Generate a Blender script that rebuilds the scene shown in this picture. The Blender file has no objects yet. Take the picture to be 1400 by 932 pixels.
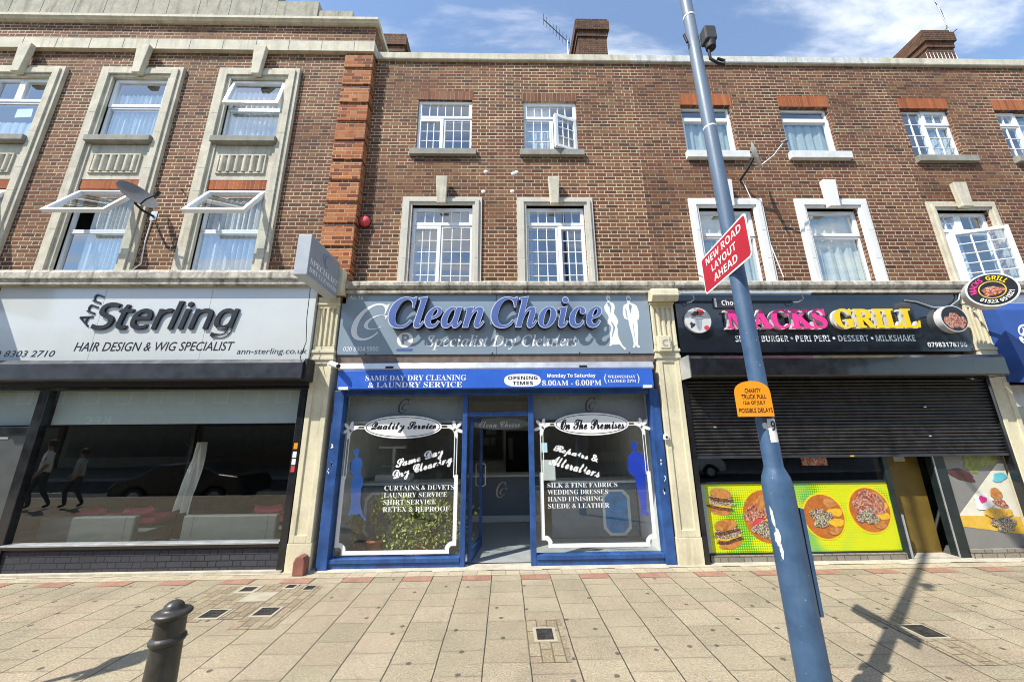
import bpy, math, random
from mathutils import Vector, Matrix
random.seed(7)
C = bpy.context.scene.collection
SC = bpy.context.scene
R = math.radians

# ------------------------------------------------------------ camera, light, exposure
cam_d = bpy.data.cameras.new('camera'); cam = bpy.data.objects.new('camera', cam_d); C.objects.link(cam)
SC.camera = cam
cam_d.sensor_fit = 'HORIZONTAL'; cam_d.sensor_width = 36.0; cam_d.lens = 498.0 / 1400 * 36
cam_d.clip_start = 0.05; cam_d.clip_end = 2000
P_, Y_, R_ = R(14.364), R(1.186), R(-0.527)
fwd = Vector((math.sin(Y_)*math.cos(P_), math.cos(Y_)*math.cos(P_), math.sin(P_)))
rgt = Vector((math.cos(Y_), -math.sin(Y_), 0)); up = rgt.cross(fwd)
r2 = math.cos(R_)*rgt + math.sin(R_)*up; u2 = -math.sin(R_)*rgt + math.cos(R_)*up
M = Matrix((r2, u2, -fwd)).transposed().to_4x4(); M.translation = Vector((0, -5.8, 1.8))
cam.matrix_world = M

SUN_EL, SUN_AZ = 52.0, 53.0                      # elevation; degrees left of straight behind the camera
sdir = Vector((math.sin(R(SUN_AZ))*math.cos(R(SUN_EL)), math.cos(R(SUN_AZ))*math.cos(R(SUN_EL)), -math.sin(R(SUN_EL))))
sl = bpy.data.lights.new('sun', 'SUN'); sl.energy = 4.6; sl.angle = R(0.53); sl.color = (1.0, 0.95, 0.86)
so = bpy.data.objects.new('sun', sl); C.objects.link(so); so.rotation_euler = sdir.to_track_quat('-Z', 'Y').to_euler()
so.location = (-20, -20, 30)

W = bpy.data.worlds.new('World'); SC.world = W; W.use_nodes = True
nt = W.node_tree; N = nt.nodes; L = nt.links
bg = N['Background']; bg.inputs['Strength'].default_value = 0.15
sky = N.new('ShaderNodeTexSky'); sky.sky_type = 'NISHITA'; sky.sun_disc = False
sky.sun_elevation = R(SUN_EL); sky.sun_rotation = math.atan2(-sdir.x, -sdir.y)
sky.air_density = 1.0; sky.dust_density = 0.3; sky.ozone_density = 1.2
tc = N.new('ShaderNodeTexCoord'); sp = N.new('ShaderNodeSeparateXYZ'); L.new(tc.outputs['Generated'], sp.inputs[0])
def wm(op, a, b=None, c=None):
    n = N.new('ShaderNodeMath'); n.operation = op
    for i, v in enumerate((a, b, c)):
        if v is None: continue
        if isinstance(v, (int, float)): n.inputs[i].default_value = v
        else: L.new(v, n.inputs[i])
    return n.outputs[0]
zz = wm('ADD', wm('ABSOLUTE', sp.outputs[2]), 0.12)
cx = wm('DIVIDE', sp.outputs[0], zz); cy = wm('DIVIDE', sp.outputs[1], zz)
cb = N.new('ShaderNodeCombineXYZ'); L.new(cx, cb.inputs[0]); L.new(wm('MULTIPLY', cy, 2.6), cb.inputs[1])
n1 = N.new('ShaderNodeTexNoise'); n1.inputs['Scale'].default_value = 1.6; n1.inputs['Detail'].default_value = 9; n1.inputs['Roughness'].default_value = 0.56
n1.inputs['Distortion'].default_value = 0.25
L.new(cb.outputs[0], n1.inputs['Vector'])
mr = N.new('ShaderNodeMapRange'); mr.inputs[1].default_value = 0.47; mr.inputs[2].default_value = 0.68; mr.inputs[3].default_value = 0.06; mr.inputs[4].default_value = 0.95; mr.interpolation_type = 'SMOOTHSTEP'
L.new(n1.outputs[0], mr.inputs[0])
mx = N.new('ShaderNodeMix'); mx.data_type = 'RGBA'
tint = N.new('ShaderNodeMix'); tint.data_type = 'RGBA'; tint.blend_type = 'MULTIPLY'; tint.inputs[0].default_value = 1.0
L.new(sky.outputs[0], tint.inputs[6]); tint.inputs[7].default_value = (.98, 1.12, 1.20, 1)
L.new(mr.outputs[0], mx.inputs[0]); L.new(tint.outputs[2], mx.inputs[6]); mx.inputs[7].default_value = (5.9, 6.1, 6.3, 1)
L.new(mx.outputs[2], bg.inputs['Color'])

SC.view_settings.view_transform = 'Standard'; SC.view_settings.look = 'None'
SC.view_settings.exposure = 0.58; SC.view_settings.gamma = 1.0
SC.view_settings.use_curve_mapping = False
SC.cycles.filter_width = 1.0

# ------------------------------------------------------------ materials
class NT:
    def __init__(s, name):
        s.m = bpy.data.materials.new(name); s.m.use_nodes = True
        s.t = s.m.node_tree; s.n = s.t.nodes; s.l = s.t.links
        s.b = s.n['Principled BSDF']; s.out = s.n['Material Output']
    def math(s, op, a, b=None, c=None, clamp=False):
        n = s.n.new('ShaderNodeMath'); n.operation = op; n.use_clamp = clamp
        for i, v in enumerate((a, b, c)):
            if v is None: continue
            if isinstance(v, (int, float)): n.inputs[i].default_value = v
            else: s.l.new(v, n.inputs[i])
        return n.outputs[0]
    def set(s, k, v):
        i = s.b.inputs[k]
        if hasattr(v, 'node'): s.l.new(v, i)
        elif isinstance(v, (tuple, list)): i.default_value = tuple(v) + ((1,) if len(v) == 3 else ())
        else: i.default_value = v
    def coord(s):
        n = s.n.new('ShaderNodeTexCoord'); return n.outputs['Object']
    def xyz(s, v):
        n = s.n.new('ShaderNodeSeparateXYZ'); s.l.new(v, n.inputs[0]); return n.outputs
    def comb(s, x, y, z=0):
        n = s.n.new('ShaderNodeCombineXYZ')
        for i, v in enumerate((x, y, z)):
            if isinstance(v, (int, float)): n.inputs[i].default_value = v
            else: s.l.new(v, n.inputs[i])
        return n.outputs[0]
    def noise(s, vec, scale, detail=4, rough=.55, dist=0):
        n = s.n.new('ShaderNodeTexNoise'); s.l.new(vec, n.inputs['Vector'])
        n.inputs['Scale'].default_value = scale; n.inputs['Detail'].default_value = detail
        n.inputs['Roughness'].default_value = rough; n.inputs['Distortion'].default_value = dist
        return n.outputs[0]
    def white(s, vec):
        n = s.n.new('ShaderNodeTexWhiteNoise'); n.noise_dimensions = '3D'; s.l.new(vec, n.inputs['Vector'])
        return n.outputs['Value'], n.outputs['Color']
    def vor(s, vec, scale, feat='F1'):
        n = s.n.new('ShaderNodeTexVoronoi'); n.feature = feat; s.l.new(vec, n.inputs['Vector'])
        n.inputs['Scale'].default_value = scale; return n.outputs['Distance'], n.outputs['Color']
    def ramp(s, fac, stops, interp='LINEAR'):
        n = s.n.new('ShaderNodeValToRGB'); s.l.new(fac, n.inputs[0]); e = n.color_ramp.elements
        n.color_ramp.interpolation = interp
        while len(e) < len(stops): e.new(0.5)
        for i, (p, c) in enumerate(stops):
            e[i].position = p; e[i].color = tuple(c) + (1,) if len(c) == 3 else c
        return n.outputs[0]
    def mr(s, v, a, b, c=0., d=1., smooth=True):
        n = s.n.new('ShaderNodeMapRange'); n.interpolation_type = 'SMOOTHSTEP' if smooth else 'LINEAR'
        s.l.new(v, n.inputs[0])
        for i, q in enumerate((a, b, c, d)): n.inputs[i+1].default_value = q
        return n.outputs[0]
    def mix(s, f, a, b, mode='MIX'):
        n = s.n.new('ShaderNodeMix'); n.data_type = 'RGBA'; n.blend_type = mode
        for i, v in ((0, f), (6, a), (7, b)):
            if isinstance(v, (int, float)): n.inputs[i].default_value = v
            elif isinstance(v, (tuple, list)): n.inputs[i].default_value = tuple(v) + ((1,) if len(v) == 3 else ())
            else: s.l.new(v, n.inputs[i])
        return n.outputs[2]
    def bump(s, h, strength=.4, dist=.01):
        n = s.n.new('ShaderNodeBump'); n.inputs['Strength'].default_value = strength; n.inputs['Distance'].default_value = dist
        s.l.new(h, n.inputs['Height']); s.l.new(n.outputs[0], s.b.inputs['Normal'])

def scl(c, k): return tuple(min(1, x*k) for x in c)

def mat(name, col, rough=.6, metal=0., var=.15, vs=5., grain=0., gs=90., bump=0., col2=None, streak=0., spec=.5, coat=0.):
    k = NT(name); co = k.coord()
    n = k.noise(co, vs, 6, .6)
    c = k.mix(k.mr(n, .3, .7), scl(col, 1-var), col2 if col2 else scl(col, 1+var))
    if streak:
        x = k.xyz(co)
        sv = k.comb(k.math('MULTIPLY', x[0], 9.), k.math('MULTIPLY', x[1], 9.), k.math('MULTIPLY', x[2], .9))
        c = k.mix(k.math('MULTIPLY', k.mr(k.noise(sv, 1., 7, .65), .48, .72), streak), c, scl(col, .28))
    if grain:
        g = k.noise(co, gs, 3, .7)
        c = k.mix(1., c, k.ramp(g, [(0., (1-grain,)*3), (.5, (1, 1, 1)), (1., (1+grain,)*3)]), 'MULTIPLY')
    k.set('Base Color', c); k.set('Metallic', metal); k.set('Specular IOR Level', spec)
    if coat: k.set('Coat Weight', coat); k.set('Coat Roughness', .05)
    k.set('Roughness', k.mr(n, .2, .8, max(.02, rough-.08), min(1, rough+.08)))
    if bump: k.bump(k.noise(co, gs if grain else vs*6, 5, .6), bump, .004)
    return k.m

def brick(name, cols, mortar, mw=.006, h=.075, period=.3375, bond='flemish', tone=1.0, dirt=.0):
    k = NT(name); co = k.coord(); x = k.xyz(co)
    g = k.n.new('ShaderNodeNewGeometry'); nn = k.xyz(g.outputs['True Normal'])
    side = k.math('GREATER_THAN', k.math('ABSOLUTE', nn[0]), .7)
    hx = k.math('ADD', k.math('MULTIPLY', x[0], k.math('SUBTRACT', 1., side)), k.math('MULTIPLY', x[1], side))
    wob = k.noise(co, 14., 2); wob2 = k.noise(co, 9., 2)
    hx = k.math('ADD', hx, k.math('MULTIPLY', k.math('SUBTRACT', wob2, .5), .012))
    zc = k.math('ADD', x[2], k.math('MULTIPLY', k.math('SUBTRACT', wob, .5), .008))
    zr = k.math('DIVIDE', zc, h); row = k.math('FLOOR', zr); fr = k.math('SUBTRACT', zr, row)
    par = k.math('MODULO', k.math('ABSOLUTE', row), 2.)
    if bond == 'soldier':
        u = k.math('DIVIDE', hx, period); split = 2.0
    else:
        u = k.math('ADD', k.math('DIVIDE', hx, period), k.math('MULTIPLY', par, .5)); split = .6667
    cell = k.math('FLOOR', u); f = k.math('SUBTRACT', u, cell)
    hd = k.math('GREATER_THAN', f, split)
    dv = k.math('MINIMUM', f, k.math('SUBTRACT', 1., f))
    if bond != 'soldier': dv = k.math('MINIMUM', dv, k.math('ABSOLUTE', k.math('SUBTRACT', f, split)))
    dv = k.math('MULTIPLY', dv, period)
    dh = k.math('MULTIPLY', k.math('MINIMUM', fr, k.math('SUBTRACT', 1., fr)), h)
    d = k.math('MINIMUM', dv, dh)
    fine = k.noise(co, 60., 4, .7)
    d2 = k.math('ADD', d, k.math('MULTIPLY', k.math('SUBTRACT', fine, .5), .004))
    m = k.mr(d2, mw-.0015, mw+.0015)
    idv = k.comb(k.math('ADD', k.math('MULTIPLY', cell, 2.), hd), row, side)
    v, vc = k.white(idv)
    c = k.ramp(v, [(i/(len(cols)-1), scl(q, tone)) for i, q in enumerate(cols)])
    big = k.noise(co, .9, 4, .6)
    c = k.mix(1., c, k.ramp(big, [(.3, (.80, .78, .78)), (.7, (1.15, 1.1, 1.05))]), 'MULTIPLY')
    c = k.mix(1., c, k.ramp(fine, [(.2, (.72, .72, .72)), (.8, (1.25, 1.25, 1.25))]), 'MULTIPLY')
    mort = k.mix(1., mortar, k.ramp(k.noise(co, 3., 5), [(.3, (.72, .70, .68)), (.7, (1.1, 1.1, 1.08))]), 'MULTIPLY')
    mort = k.mix(1., mort, k.ramp(k.noise(co, .45, 5, .6, .4), [(.36, (.42, .37, .34)), (.5, (.85, .84, .82)), (.62, (1.08, 1.08, 1.06))]), 'MULTIPLY')
    c = k.mix(m, mort, c)
    if dirt:
        sv = k.comb(k.math('MULTIPLY', x[0], 5.), k.math('MULTIPLY', x[1], 5.), k.math('MULTIPLY', x[2], .7))
        c = k.mix(k.math('MULTIPLY', k.mr(k.noise(sv, 1., 6, .6), .52, .75), dirt), c, (.06, .05, .045))
    k.set('Base Color', c); k.set('Roughness', .88); k.set('Specular IOR Level', .3)
    k.bump(k.math('ADD', m, k.math('MULTIPLY', fine, .35)), .7, .008)
    return k.m

def glassmat(name, ior=1.55, tint=(.93, .97, .96), base=.02, haze=0.):
    k = NT(name); k.n.remove(k.b)
    tr = k.n.new('ShaderNodeBsdfTransparent'); tr.inputs[0].default_value = tint + (1,)
    gl = k.n.new('ShaderNodeBsdfGlossy'); gl.inputs['Roughness'].default_value = .012; gl.inputs[0].default_value = (1, 1, 1, 1)
    fr = k.n.new('ShaderNodeFresnel'); fr.inputs[0].default_value = ior
    ge = k.n.new('ShaderNodeNewGeometry')
    bp = k.n.new('ShaderNodeBump'); bp.inputs['Strength'].default_value = .04; bp.inputs['Distance'].default_value = .01
    k.l.new(k.noise(k.coord(), 1.7, 2), bp.inputs['Height'])
    k.l.new(bp.outputs[0], gl.inputs['Normal'])
    f = k.math('ADD', fr.outputs[0], base, clamp=True)
    f = k.math('MULTIPLY', f, k.math('SUBTRACT', 1., ge.outputs['Backfacing']))
    mx = k.n.new('ShaderNodeMixShader'); k.l.new(f, mx.inputs[0]); k.l.new(tr.outputs[0], mx.inputs[1]); k.l.new(gl.outputs[0], mx.inputs[2])
    k.l.new(mx.outputs[0], k.out.inputs[0])
    return k.m

def clothmat(name, col, trans=.5):
    k = NT(name); k.n.remove(k.b)
    a = k.n.new('ShaderNodeBsdfDiffuse'); b = k.n.new('ShaderNodeBsdfTranslucent'); mx = k.n.new('ShaderNodeMixShader')
    co = k.coord(); x = k.xyz(co)
    lace = k.noise(k.comb(k.math('MULTIPLY', x[0], 5.), 0, k.math('MULTIPLY', x[2], 3.)), 7., 5, .7)
    c = k.ramp(lace, [(.3, scl(col, .72)), (.7, col)])
    k.l.new(c, a.inputs[0]); k.l.new(c, b.inputs[0]); mx.inputs[0].default_value = trans
    k.l.new(a.outputs[0], mx.inputs[1]); k.l.new(b.outputs[0], mx.inputs[2]); k.l.new(mx.outputs[0], k.out.inputs[0])
    return k.m

BR = [(.072, .040, .028), (.145, .060, .033), (.178, .074, .038), (.21, .097, .047), (.14, .060, .036), (.25, .132, .064), (.10, .048, .034), (.19, .076, .040)]
MO = (.64, .54, .385)
m_brick_l = brick('red_brown_brick', BR, (.64, .54, .385), dirt=.25)
m_brick_c = brick('red_brown_brick_middle', BR, MO, tone=1.0, dirt=.25)
m_brick_r = brick('red_brown_brick_right', BR, (.59, .49, .36), tone=.92, mw=.0053, dirt=.3)
m_brick_ch = brick('chimney_brick', BR, (.26, .2, .15), tone=.62, mw=.004)
QB = [(.27, .075, .03), (.38, .125, .045), (.46, .18, .07), (.34, .10, .04), (.48, .21, .09), (.22, .06, .025), (.14, .05, .03)]
m_quoin = brick('orange_brick', QB, (.62, .42, .24), mw=.0042, dirt=.3)
SB = [(.36, .10, .035), (.42, .13, .045), (.30, .08, .03), (.45, .16, .06)]
m_soldier = brick('orange_soldier_brick', SB, (.42, .27, .16), mw=.0035, h=5., period=.075, bond='soldier')
SB2 = [(.15, .065, .04), (.20, .09, .05), (.23, .11, .065), (.17, .07, .045)]
m_soldier2 = brick('brown_soldier_brick', SB2, (.50, .42, .30), mw=.0035, h=5., period=.075, bond='soldier')
m_riser = brick('painted_grey_brick', [(.045, .048, .06), (.055, .058, .07), (.05, .053, .066)], (.035, .037, .047), mw=.006)
m_sillbrick = brick('pale_grey_brick', [(.22, .20, .17), (.27, .25, .21), (.3, .28, .24)], (.16, .145, .12))
m_redbrick = mat('red_engineering_brick', (.26, .105, .075), .8, var=.2, grain=.3, bump=.3)

m_stone = mat('portland_stone', (.56, .51, .395), .85, var=.16, vs=4, grain=.28, gs=45, bump=.3, streak=.38)
m_stone_d = mat('weathered_stone', (.36, .33, .255), .9, var=.22, vs=5, grain=.4, gs=28, bump=.4, streak=.75)
m_stone_c = mat('clean_stone', (.56, .53, .45), .82, var=.08, vs=3, grain=.15, gs=70, bump=.2, streak=.22)
m_white_stone = mat('white_painted_stone', (.74, .73, .70), .6, var=.05, vs=3, grain=.05, bump=.1, streak=.12)
m_cornice = mat('stained_cornice_stone', (.45, .415, .345), .9, var=.28, vs=5, grain=.55, gs=20, bump=.5, streak=1.0)
m_cream = mat('cream_painted_pilaster', (.66, .60, .42), .7, var=.10, vs=3, grain=.15, gs=25, bump=.2, streak=.30)
m_pvc = mat('white_upvc', (.80, .81, .82), .35, var=.03)
m_sill = mat('grey_sill', (.27, .26, .22), .85, var=.2, grain=.3, bump=.3, streak=.3)
m_whitesill = mat('white_sill', (.66, .66, .64), .6, var=.1, streak=.2)
m_glass = glassmat('window_glass', 1.6, (.80, .88, .92), .20)
m_shopglass = glassmat('shop_glass', 1.5, (.92, .95, .94), .055)
m_net = clothmat('net_curtain', (.86, .89, .90), .3)
m_net2 = clothmat('pale_green_curtain', (.74, .78, .68), .3)
m_blindcloth = clothmat('grey_curtain', (.42, .44, .46), .3)
m_dark = mat('dark_interior', (.10, .10, .10), .9, var=.2)
m_room = mat('pale_interior', (.72, .72, .70), .9, var=.08)
m_ceil = mat('ceiling_white', (.5, .5, .49), .9, var=.05)
m_black = mat('black_gloss', (.012, .013, .016), .22, var=.3, coat=.4)
m_blackm = mat('black_matt', (.014, .014, .015), .6, var=.3)
m_char = mat('charcoal_metal', (.035, .038, .048), .35, var=.15, streak=.15)
m_slat = mat('black_slat_metal', (.026, .026, .028), .38, var=.45, vs=6, grain=.5, gs=40, col2=(.05, .048, .045), metal=.3)
m_blue = mat('royal_blue_paint', (.024, .078, .245), .42, var=.26, vs=5, grain=.2, streak=.45)
m_band = mat('blue_sign_board', (.035, .13, .56), .35, var=.05)
m_white = mat('white_vinyl', (.84, .84, .82), .5, var=.02)
m_ink = mat('black_vinyl', (.012, .013, .016), .4, var=.1)
m_asfascia = mat('pale_grey_acrylic', (.58, .61, .60), .18, var=.035, vs=1.2, coat=.3)
m_ccfascia = mat('blue_grey_acrylic', (.25, .315, .37), .16, var=.05, vs=1.2, coat=.3)
m_mfascia = mat('black_acrylic', (.010, .013, .020), .1, var=.1, coat=.6)
m_cblue = mat('letter_blue', (.085, .135, .36), .3, var=.06)
m_edge = mat('pale_silver_edge', (.56, .61, .72), .4, var=.05)
m_navy = mat('letter_navy', (.012, .02, .06), .4, var=.1)
m_alu = mat('brushed_aluminium', (.55, .56, .57), .38, metal=.6, var=.1)
m_wood = mat('grey_brown_board', (.16, .12, .10), .8, var=.25, vs=8, streak=.4)
m_grey = mat('grey_sign_metal', (.40, .43, .47), .5, var=.06, streak=.15)
m_greyd = mat('mid_grey_sign_face', (.26, .30, .35), .45, var=.06)
m_pole = None
m_red = mat('red_plastic', (.62, .06, .07), .45, var=.12)
m_cushion = mat('red_vinyl', (.55, .05, .10), .5, var=.1)
m_sofa = mat('grey_green_vinyl', (.078, .094, .092), .45, var=.08, bump=.05)
m_cape = mat('white_cape_cloth', (.74, .72, .66), .8, var=.08)
m_chrome = mat('chrome', (.6, .6, .6), .15, metal=1., var=.05)
m_iron = mat('cast_iron_paint', (.040, .037, .032), .42, var=.35, vs=12, grain=.35, gs=60, bump=.3)
m_dish = mat('dish_grey', (.16, .165, .175), .5, var=.15)
m_dishl = mat('dish_pale', (.45, .46, .45), .5, var=.15)
m_pink = mat('letter_pink', (.80, .035, .26), .4, var=.08)
m_yel = mat('letter_yellow', (.85, .58, .005), .4, var=.06)
m_lside = mat('letter_side_white', (.62, .62, .60), .5, var=.08)
m_leaf = None
m_terra = mat('terracotta', (.36, .13, .07), .8, var=.15)
m_bwall = mat('counter_blue_grey', (.19, .24, .29), .5, var=.06)
m_panelblue = mat('panel_blue', (.03, .30, .70), .3, var=.25)
m_tile = mat('grey_floor', (.33, .35, .35), .4, var=.1)
m_orange = mat('orange_board', (.85, .30, .01), .5, var=.05)
m_signred = mat('sign_red', (.50, .012, .03), .4, var=.05)
m_brown = mat('brown_yellow_door', (.16, .105, .018), .6, var=.25, vs=3)
m_teal = mat('dark_teal_frame', (.012, .022, .024), .35, var=.25)
m_awnblue = mat('blue_awning', (.022, .075, .30), .6, var=.1)
m_bluelady = mat('blue_vinyl', (.02, .08, .30), .4, var=.08)
m_bluelady2 = mat('bright_blue_vinyl', (.015, .05, .48), .4, var=.05)
m_blind = mat('roller_blind', (.42, .47, .45), .9, var=.04)
m_blindg = mat('grey_window_film', (.24, .26, .265), .7, var=.08)
m_concrete = mat('concrete_threshold', (.46, .42, .33), .9, var=.15, grain=.35, gs=50, bump=.3)
m_cover = mat('iron_cover', (.055, .05, .045), .6, metal=.4, var=.4, vs=25, bump=.6)
m_covframe = mat('cover_concrete', (.36, .325, .245), .9, var=.12, grain=.3)

def mk_pole():
    k = NT('blue_pole_paint'); co = k.coord(); x = k.xyz(co)
    n = k.noise(co, 4., 6, .65)
    sv = k.comb(k.math('MULTIPLY', x[0], 14.), k.math('MULTIPLY', x[1], 14.), k.math('MULTIPLY', x[2], 2.2))
    s = k.noise(sv, 1., 7, .7)
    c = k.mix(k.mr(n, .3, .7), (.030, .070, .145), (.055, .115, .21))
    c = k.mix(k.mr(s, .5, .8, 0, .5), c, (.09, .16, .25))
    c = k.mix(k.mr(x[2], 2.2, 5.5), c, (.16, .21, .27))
    chips = k.noise(k.comb(k.math('MULTIPLY', x[0], 1.6), k.math('MULTIPLY', x[1], 1.6), x[2]), 42., 3, .5)
    c = k.mix(k.mr(chips, .735, .75), c, (.62, .63, .62))
    k.set('Base Color', c); k.set('Roughness', k.mr(s, .3, .7, .35, .6)); k.bump(k.noise(co, 60, 4), .15, .003)
    return k.m
m_pole = mk_pole()

def mk_leaf(name, a, b):
    k = NT(name); g = k.n.new('ShaderNodeObjectInfo'); co = k.coord()
    v, c = k.white(k.comb(*[k.math('FLOOR', k.math('MULTIPLY', q, 18.)) for q in k.xyz(co)]))
    k.set('Base Color', k.mix(v, a, b)); k.set('Roughness', .5); return k.m
m_leaf = mk_leaf('leaf_green', (.07, .12, .02), (.36, .40, .08))
m_leafy = mk_leaf('leaf_yellow_green', (.12, .15, .04), (.38, .36, .12))

FX0, FW, FY0, FH = -.567, .3835, -.372, .342
def mk_paving():
    k = NT('concrete_flags'); co = k.coord(); x = k.xyz(co)
    wob = k.noise(co, 2.5, 2)
    px = k.math('ADD', x[0], k.math('MULTIPLY', k.math('SUBTRACT', wob, .5), .016))
    u = k.math('DIVIDE', k.math('SUBTRACT', px, FX0), FW); cu = k.math('FLOOR', u); fu = k.math('SUBTRACT', u, cu)
    par = k.math('MODULO', k.math('ABSOLUTE', cu), 2.)
    jit, _ = k.white(k.comb(cu, 3.7, 0))
    v = k.math('ADD', k.math('DIVIDE', k.math('SUBTRACT', x[1], FY0), FH), k.math('ADD', k.math('MULTIPLY', par, .5), k.math('MULTIPLY', jit, .06)))
    cv = k.math('FLOOR', v); fv = k.math('SUBTRACT', v, cv)
    dx = k.math('MULTIPLY', k.math('MINIMUM', fu, k.math('SUBTRACT', 1., fu)), FW)
    dy = k.math('MULTIPLY', k.math('MINIMUM', fv, k.math('SUBTRACT', 1., fv)), FH)
    fine = k.noise(co, 75., 3, .8); mid = k.noise(co, 22., 5, .65); big = k.noise(co, 1.1, 5, .6)
    e = k.math('MULTIPLY', k.math('SUBTRACT', mid, .5), .004)
    jx = k.mr(k.math('ADD', dx, e), .003, .0066); jy = k.mr(k.math('ADD', dy, e), .0008, .004)
    w, _ = k.white(k.comb(cu, cv, 1.3))
    c = k.ramp(w, [(0., (.285, .25, .182)), (.35, (.335, .295, .218)), (.6, (.32, .272, .20)), (.8, (.345, .285, .216)), (1., (.355, .312, .234))])
    c = k.mix(1., c, k.ramp(fine, [(.3, (.42, .41, .39)), (.5, (1, 1, 1)), (.7, (1.6, 1.55, 1.45))]), 'MULTIPLY')
    c = k.mix(1., c, k.ramp(mid, [(.3, (.86, .86, .84)), (.7, (1.1, 1.1, 1.1))]), 'MULTIPLY')
    c = k.mix(1., c, k.ramp(big, [(.3, (.84, .83, .80)), (.7, (1.1, 1.08, 1.04))]), 'MULTIPLY')
    # dirt settles along the row joints, chewing gum spots
    c = k.mix(k.mr(dy, .03, .0, 0, .22), c, (.16, .14, .10))
    st = k.mr(k.noise(k.comb(x[0], k.math('MULTIPLY', x[1], .6), 4.), .9, 7, .68, .6), .52, .70)
    c = k.mix(k.math('MULTIPLY', st, .38), c, (.15, .13, .095))
    st2 = k.mr(k.noise(k.comb(x[0], x[1], 9.), 6., 5, .7, 1.), .60, .72)
    c = k.mix(k.math('MULTIPLY', st2, .35), c, (.13, .11, .085))
    vn = k.n.new('ShaderNodeTexVoronoi'); vn.voronoi_dimensions = '2D'; vn.inputs['Scale'].default_value = 3.0; k.l.new(k.comb(x[0], x[1], 0), vn.inputs['Vector']); gd, gc = vn.outputs['Distance'], vn.outputs['Color']
    gsep = k.xyz(gc)
    gum = k.math('MULTIPLY', k.mr(k.math('ADD', gd, k.math('MULTIPLY', mid, .05)), .100, .080), k.math('GREATER_THAN', gsep[0], .5))
    c = k.mix(k.math('MULTIPLY', gum, .8), c, (.055, .05, .045))
    c = k.mix(k.math('ADD', k.math('MULTIPLY', jy, .55), .45), (.12, .10, .075), c)
    c = k.mix(jx, (.045, .038, .028), c)
    k.set('Base Color', c); k.set('Roughness', .9); k.set('Specular IOR Level', .25)
    k.bump(k.math('ADD', k.math('MULTIPLY', k.math('MULTIPLY', jx, jy), 1.), k.math('MULTIPLY', fine, .2)), .5, .006)
    return k.m
m_paving = mk_paving()

def mk_setts(name, cols, mortar, w=.2, h=.1, mw=.008, spots=None):
    k = NT(name); co = k.coord(); x = k.xyz(co)
    r = k.math('DIVIDE', x[0], h); cr = k.math('FLOOR', r); fr = k.math('SUBTRACT', r, cr)
    u = k.math('ADD', k.math('DIVIDE', x[1], w), k.math('MULTIPLY', k.math('MODULO', k.math('ABSOLUTE', cr), 2.), .5))
    cu = k.math('FLOOR', u); fu = k.math('SUBTRACT', u, cu)
    d = k.math('MINIMUM', k.math('MULTIPLY', k.math('MINIMUM', fr, k.math('SUBTRACT', 1., fr)), h), k.math('MULTIPLY', k.math('MINIMUM', fu, k.math('SUBTRACT', 1., fu)), w))
    n = k.noise(co, 45., 4, .7)
    m = k.mr(k.math('ADD', d, k.math('MULTIPLY', k.math('SUBTRACT', n, .5), .006)), mw*.35, mw)
    v, _ = k.white(k.comb(cr, cu, 0))
    c = k.ramp(v, [(i/(len(cols)-1), q) for i, q in enumerate(cols)])
    c = k.mix(1., c, k.ramp(n, [(.25, (.6, .6, .6)), (.75, (1.3, 1.3, 1.3))]), 'MULTIPLY')
    if spots:
        sd, _ = k.vor(co, 55.)
        c = k.mix(k.mr(k.math('ADD', sd, k.math('MULTIPLY', n, .25)), .38, .30), c, spots)
    k.set('Base Color', k.mix(m, mortar, c)); k.set('Roughness', .9); k.bump(k.math('ADD', m, k.math('MULTIPLY', n, .3)), .5, .006)
    return k.m
m_setts = mk_setts('buff_pavers', [(.25, .20, .12), (.30, .25, .16), (.22, .17, .11), (.28, .21, .14)], (.12, .095, .06), spots=(.52, .48, .36))
m_redsett = mk_setts('red_pavers', [(.32, .155, .105), (.37, .19, .13), (.29, .135, .09)], (.25, .19, .14))
m_buffsett = mk_setts('pale_pavers', [(.40, .34, .24), (.45, .39, .27), (.37, .31, .22)], (.28, .23, .16), w=.2, h=.19)

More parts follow.
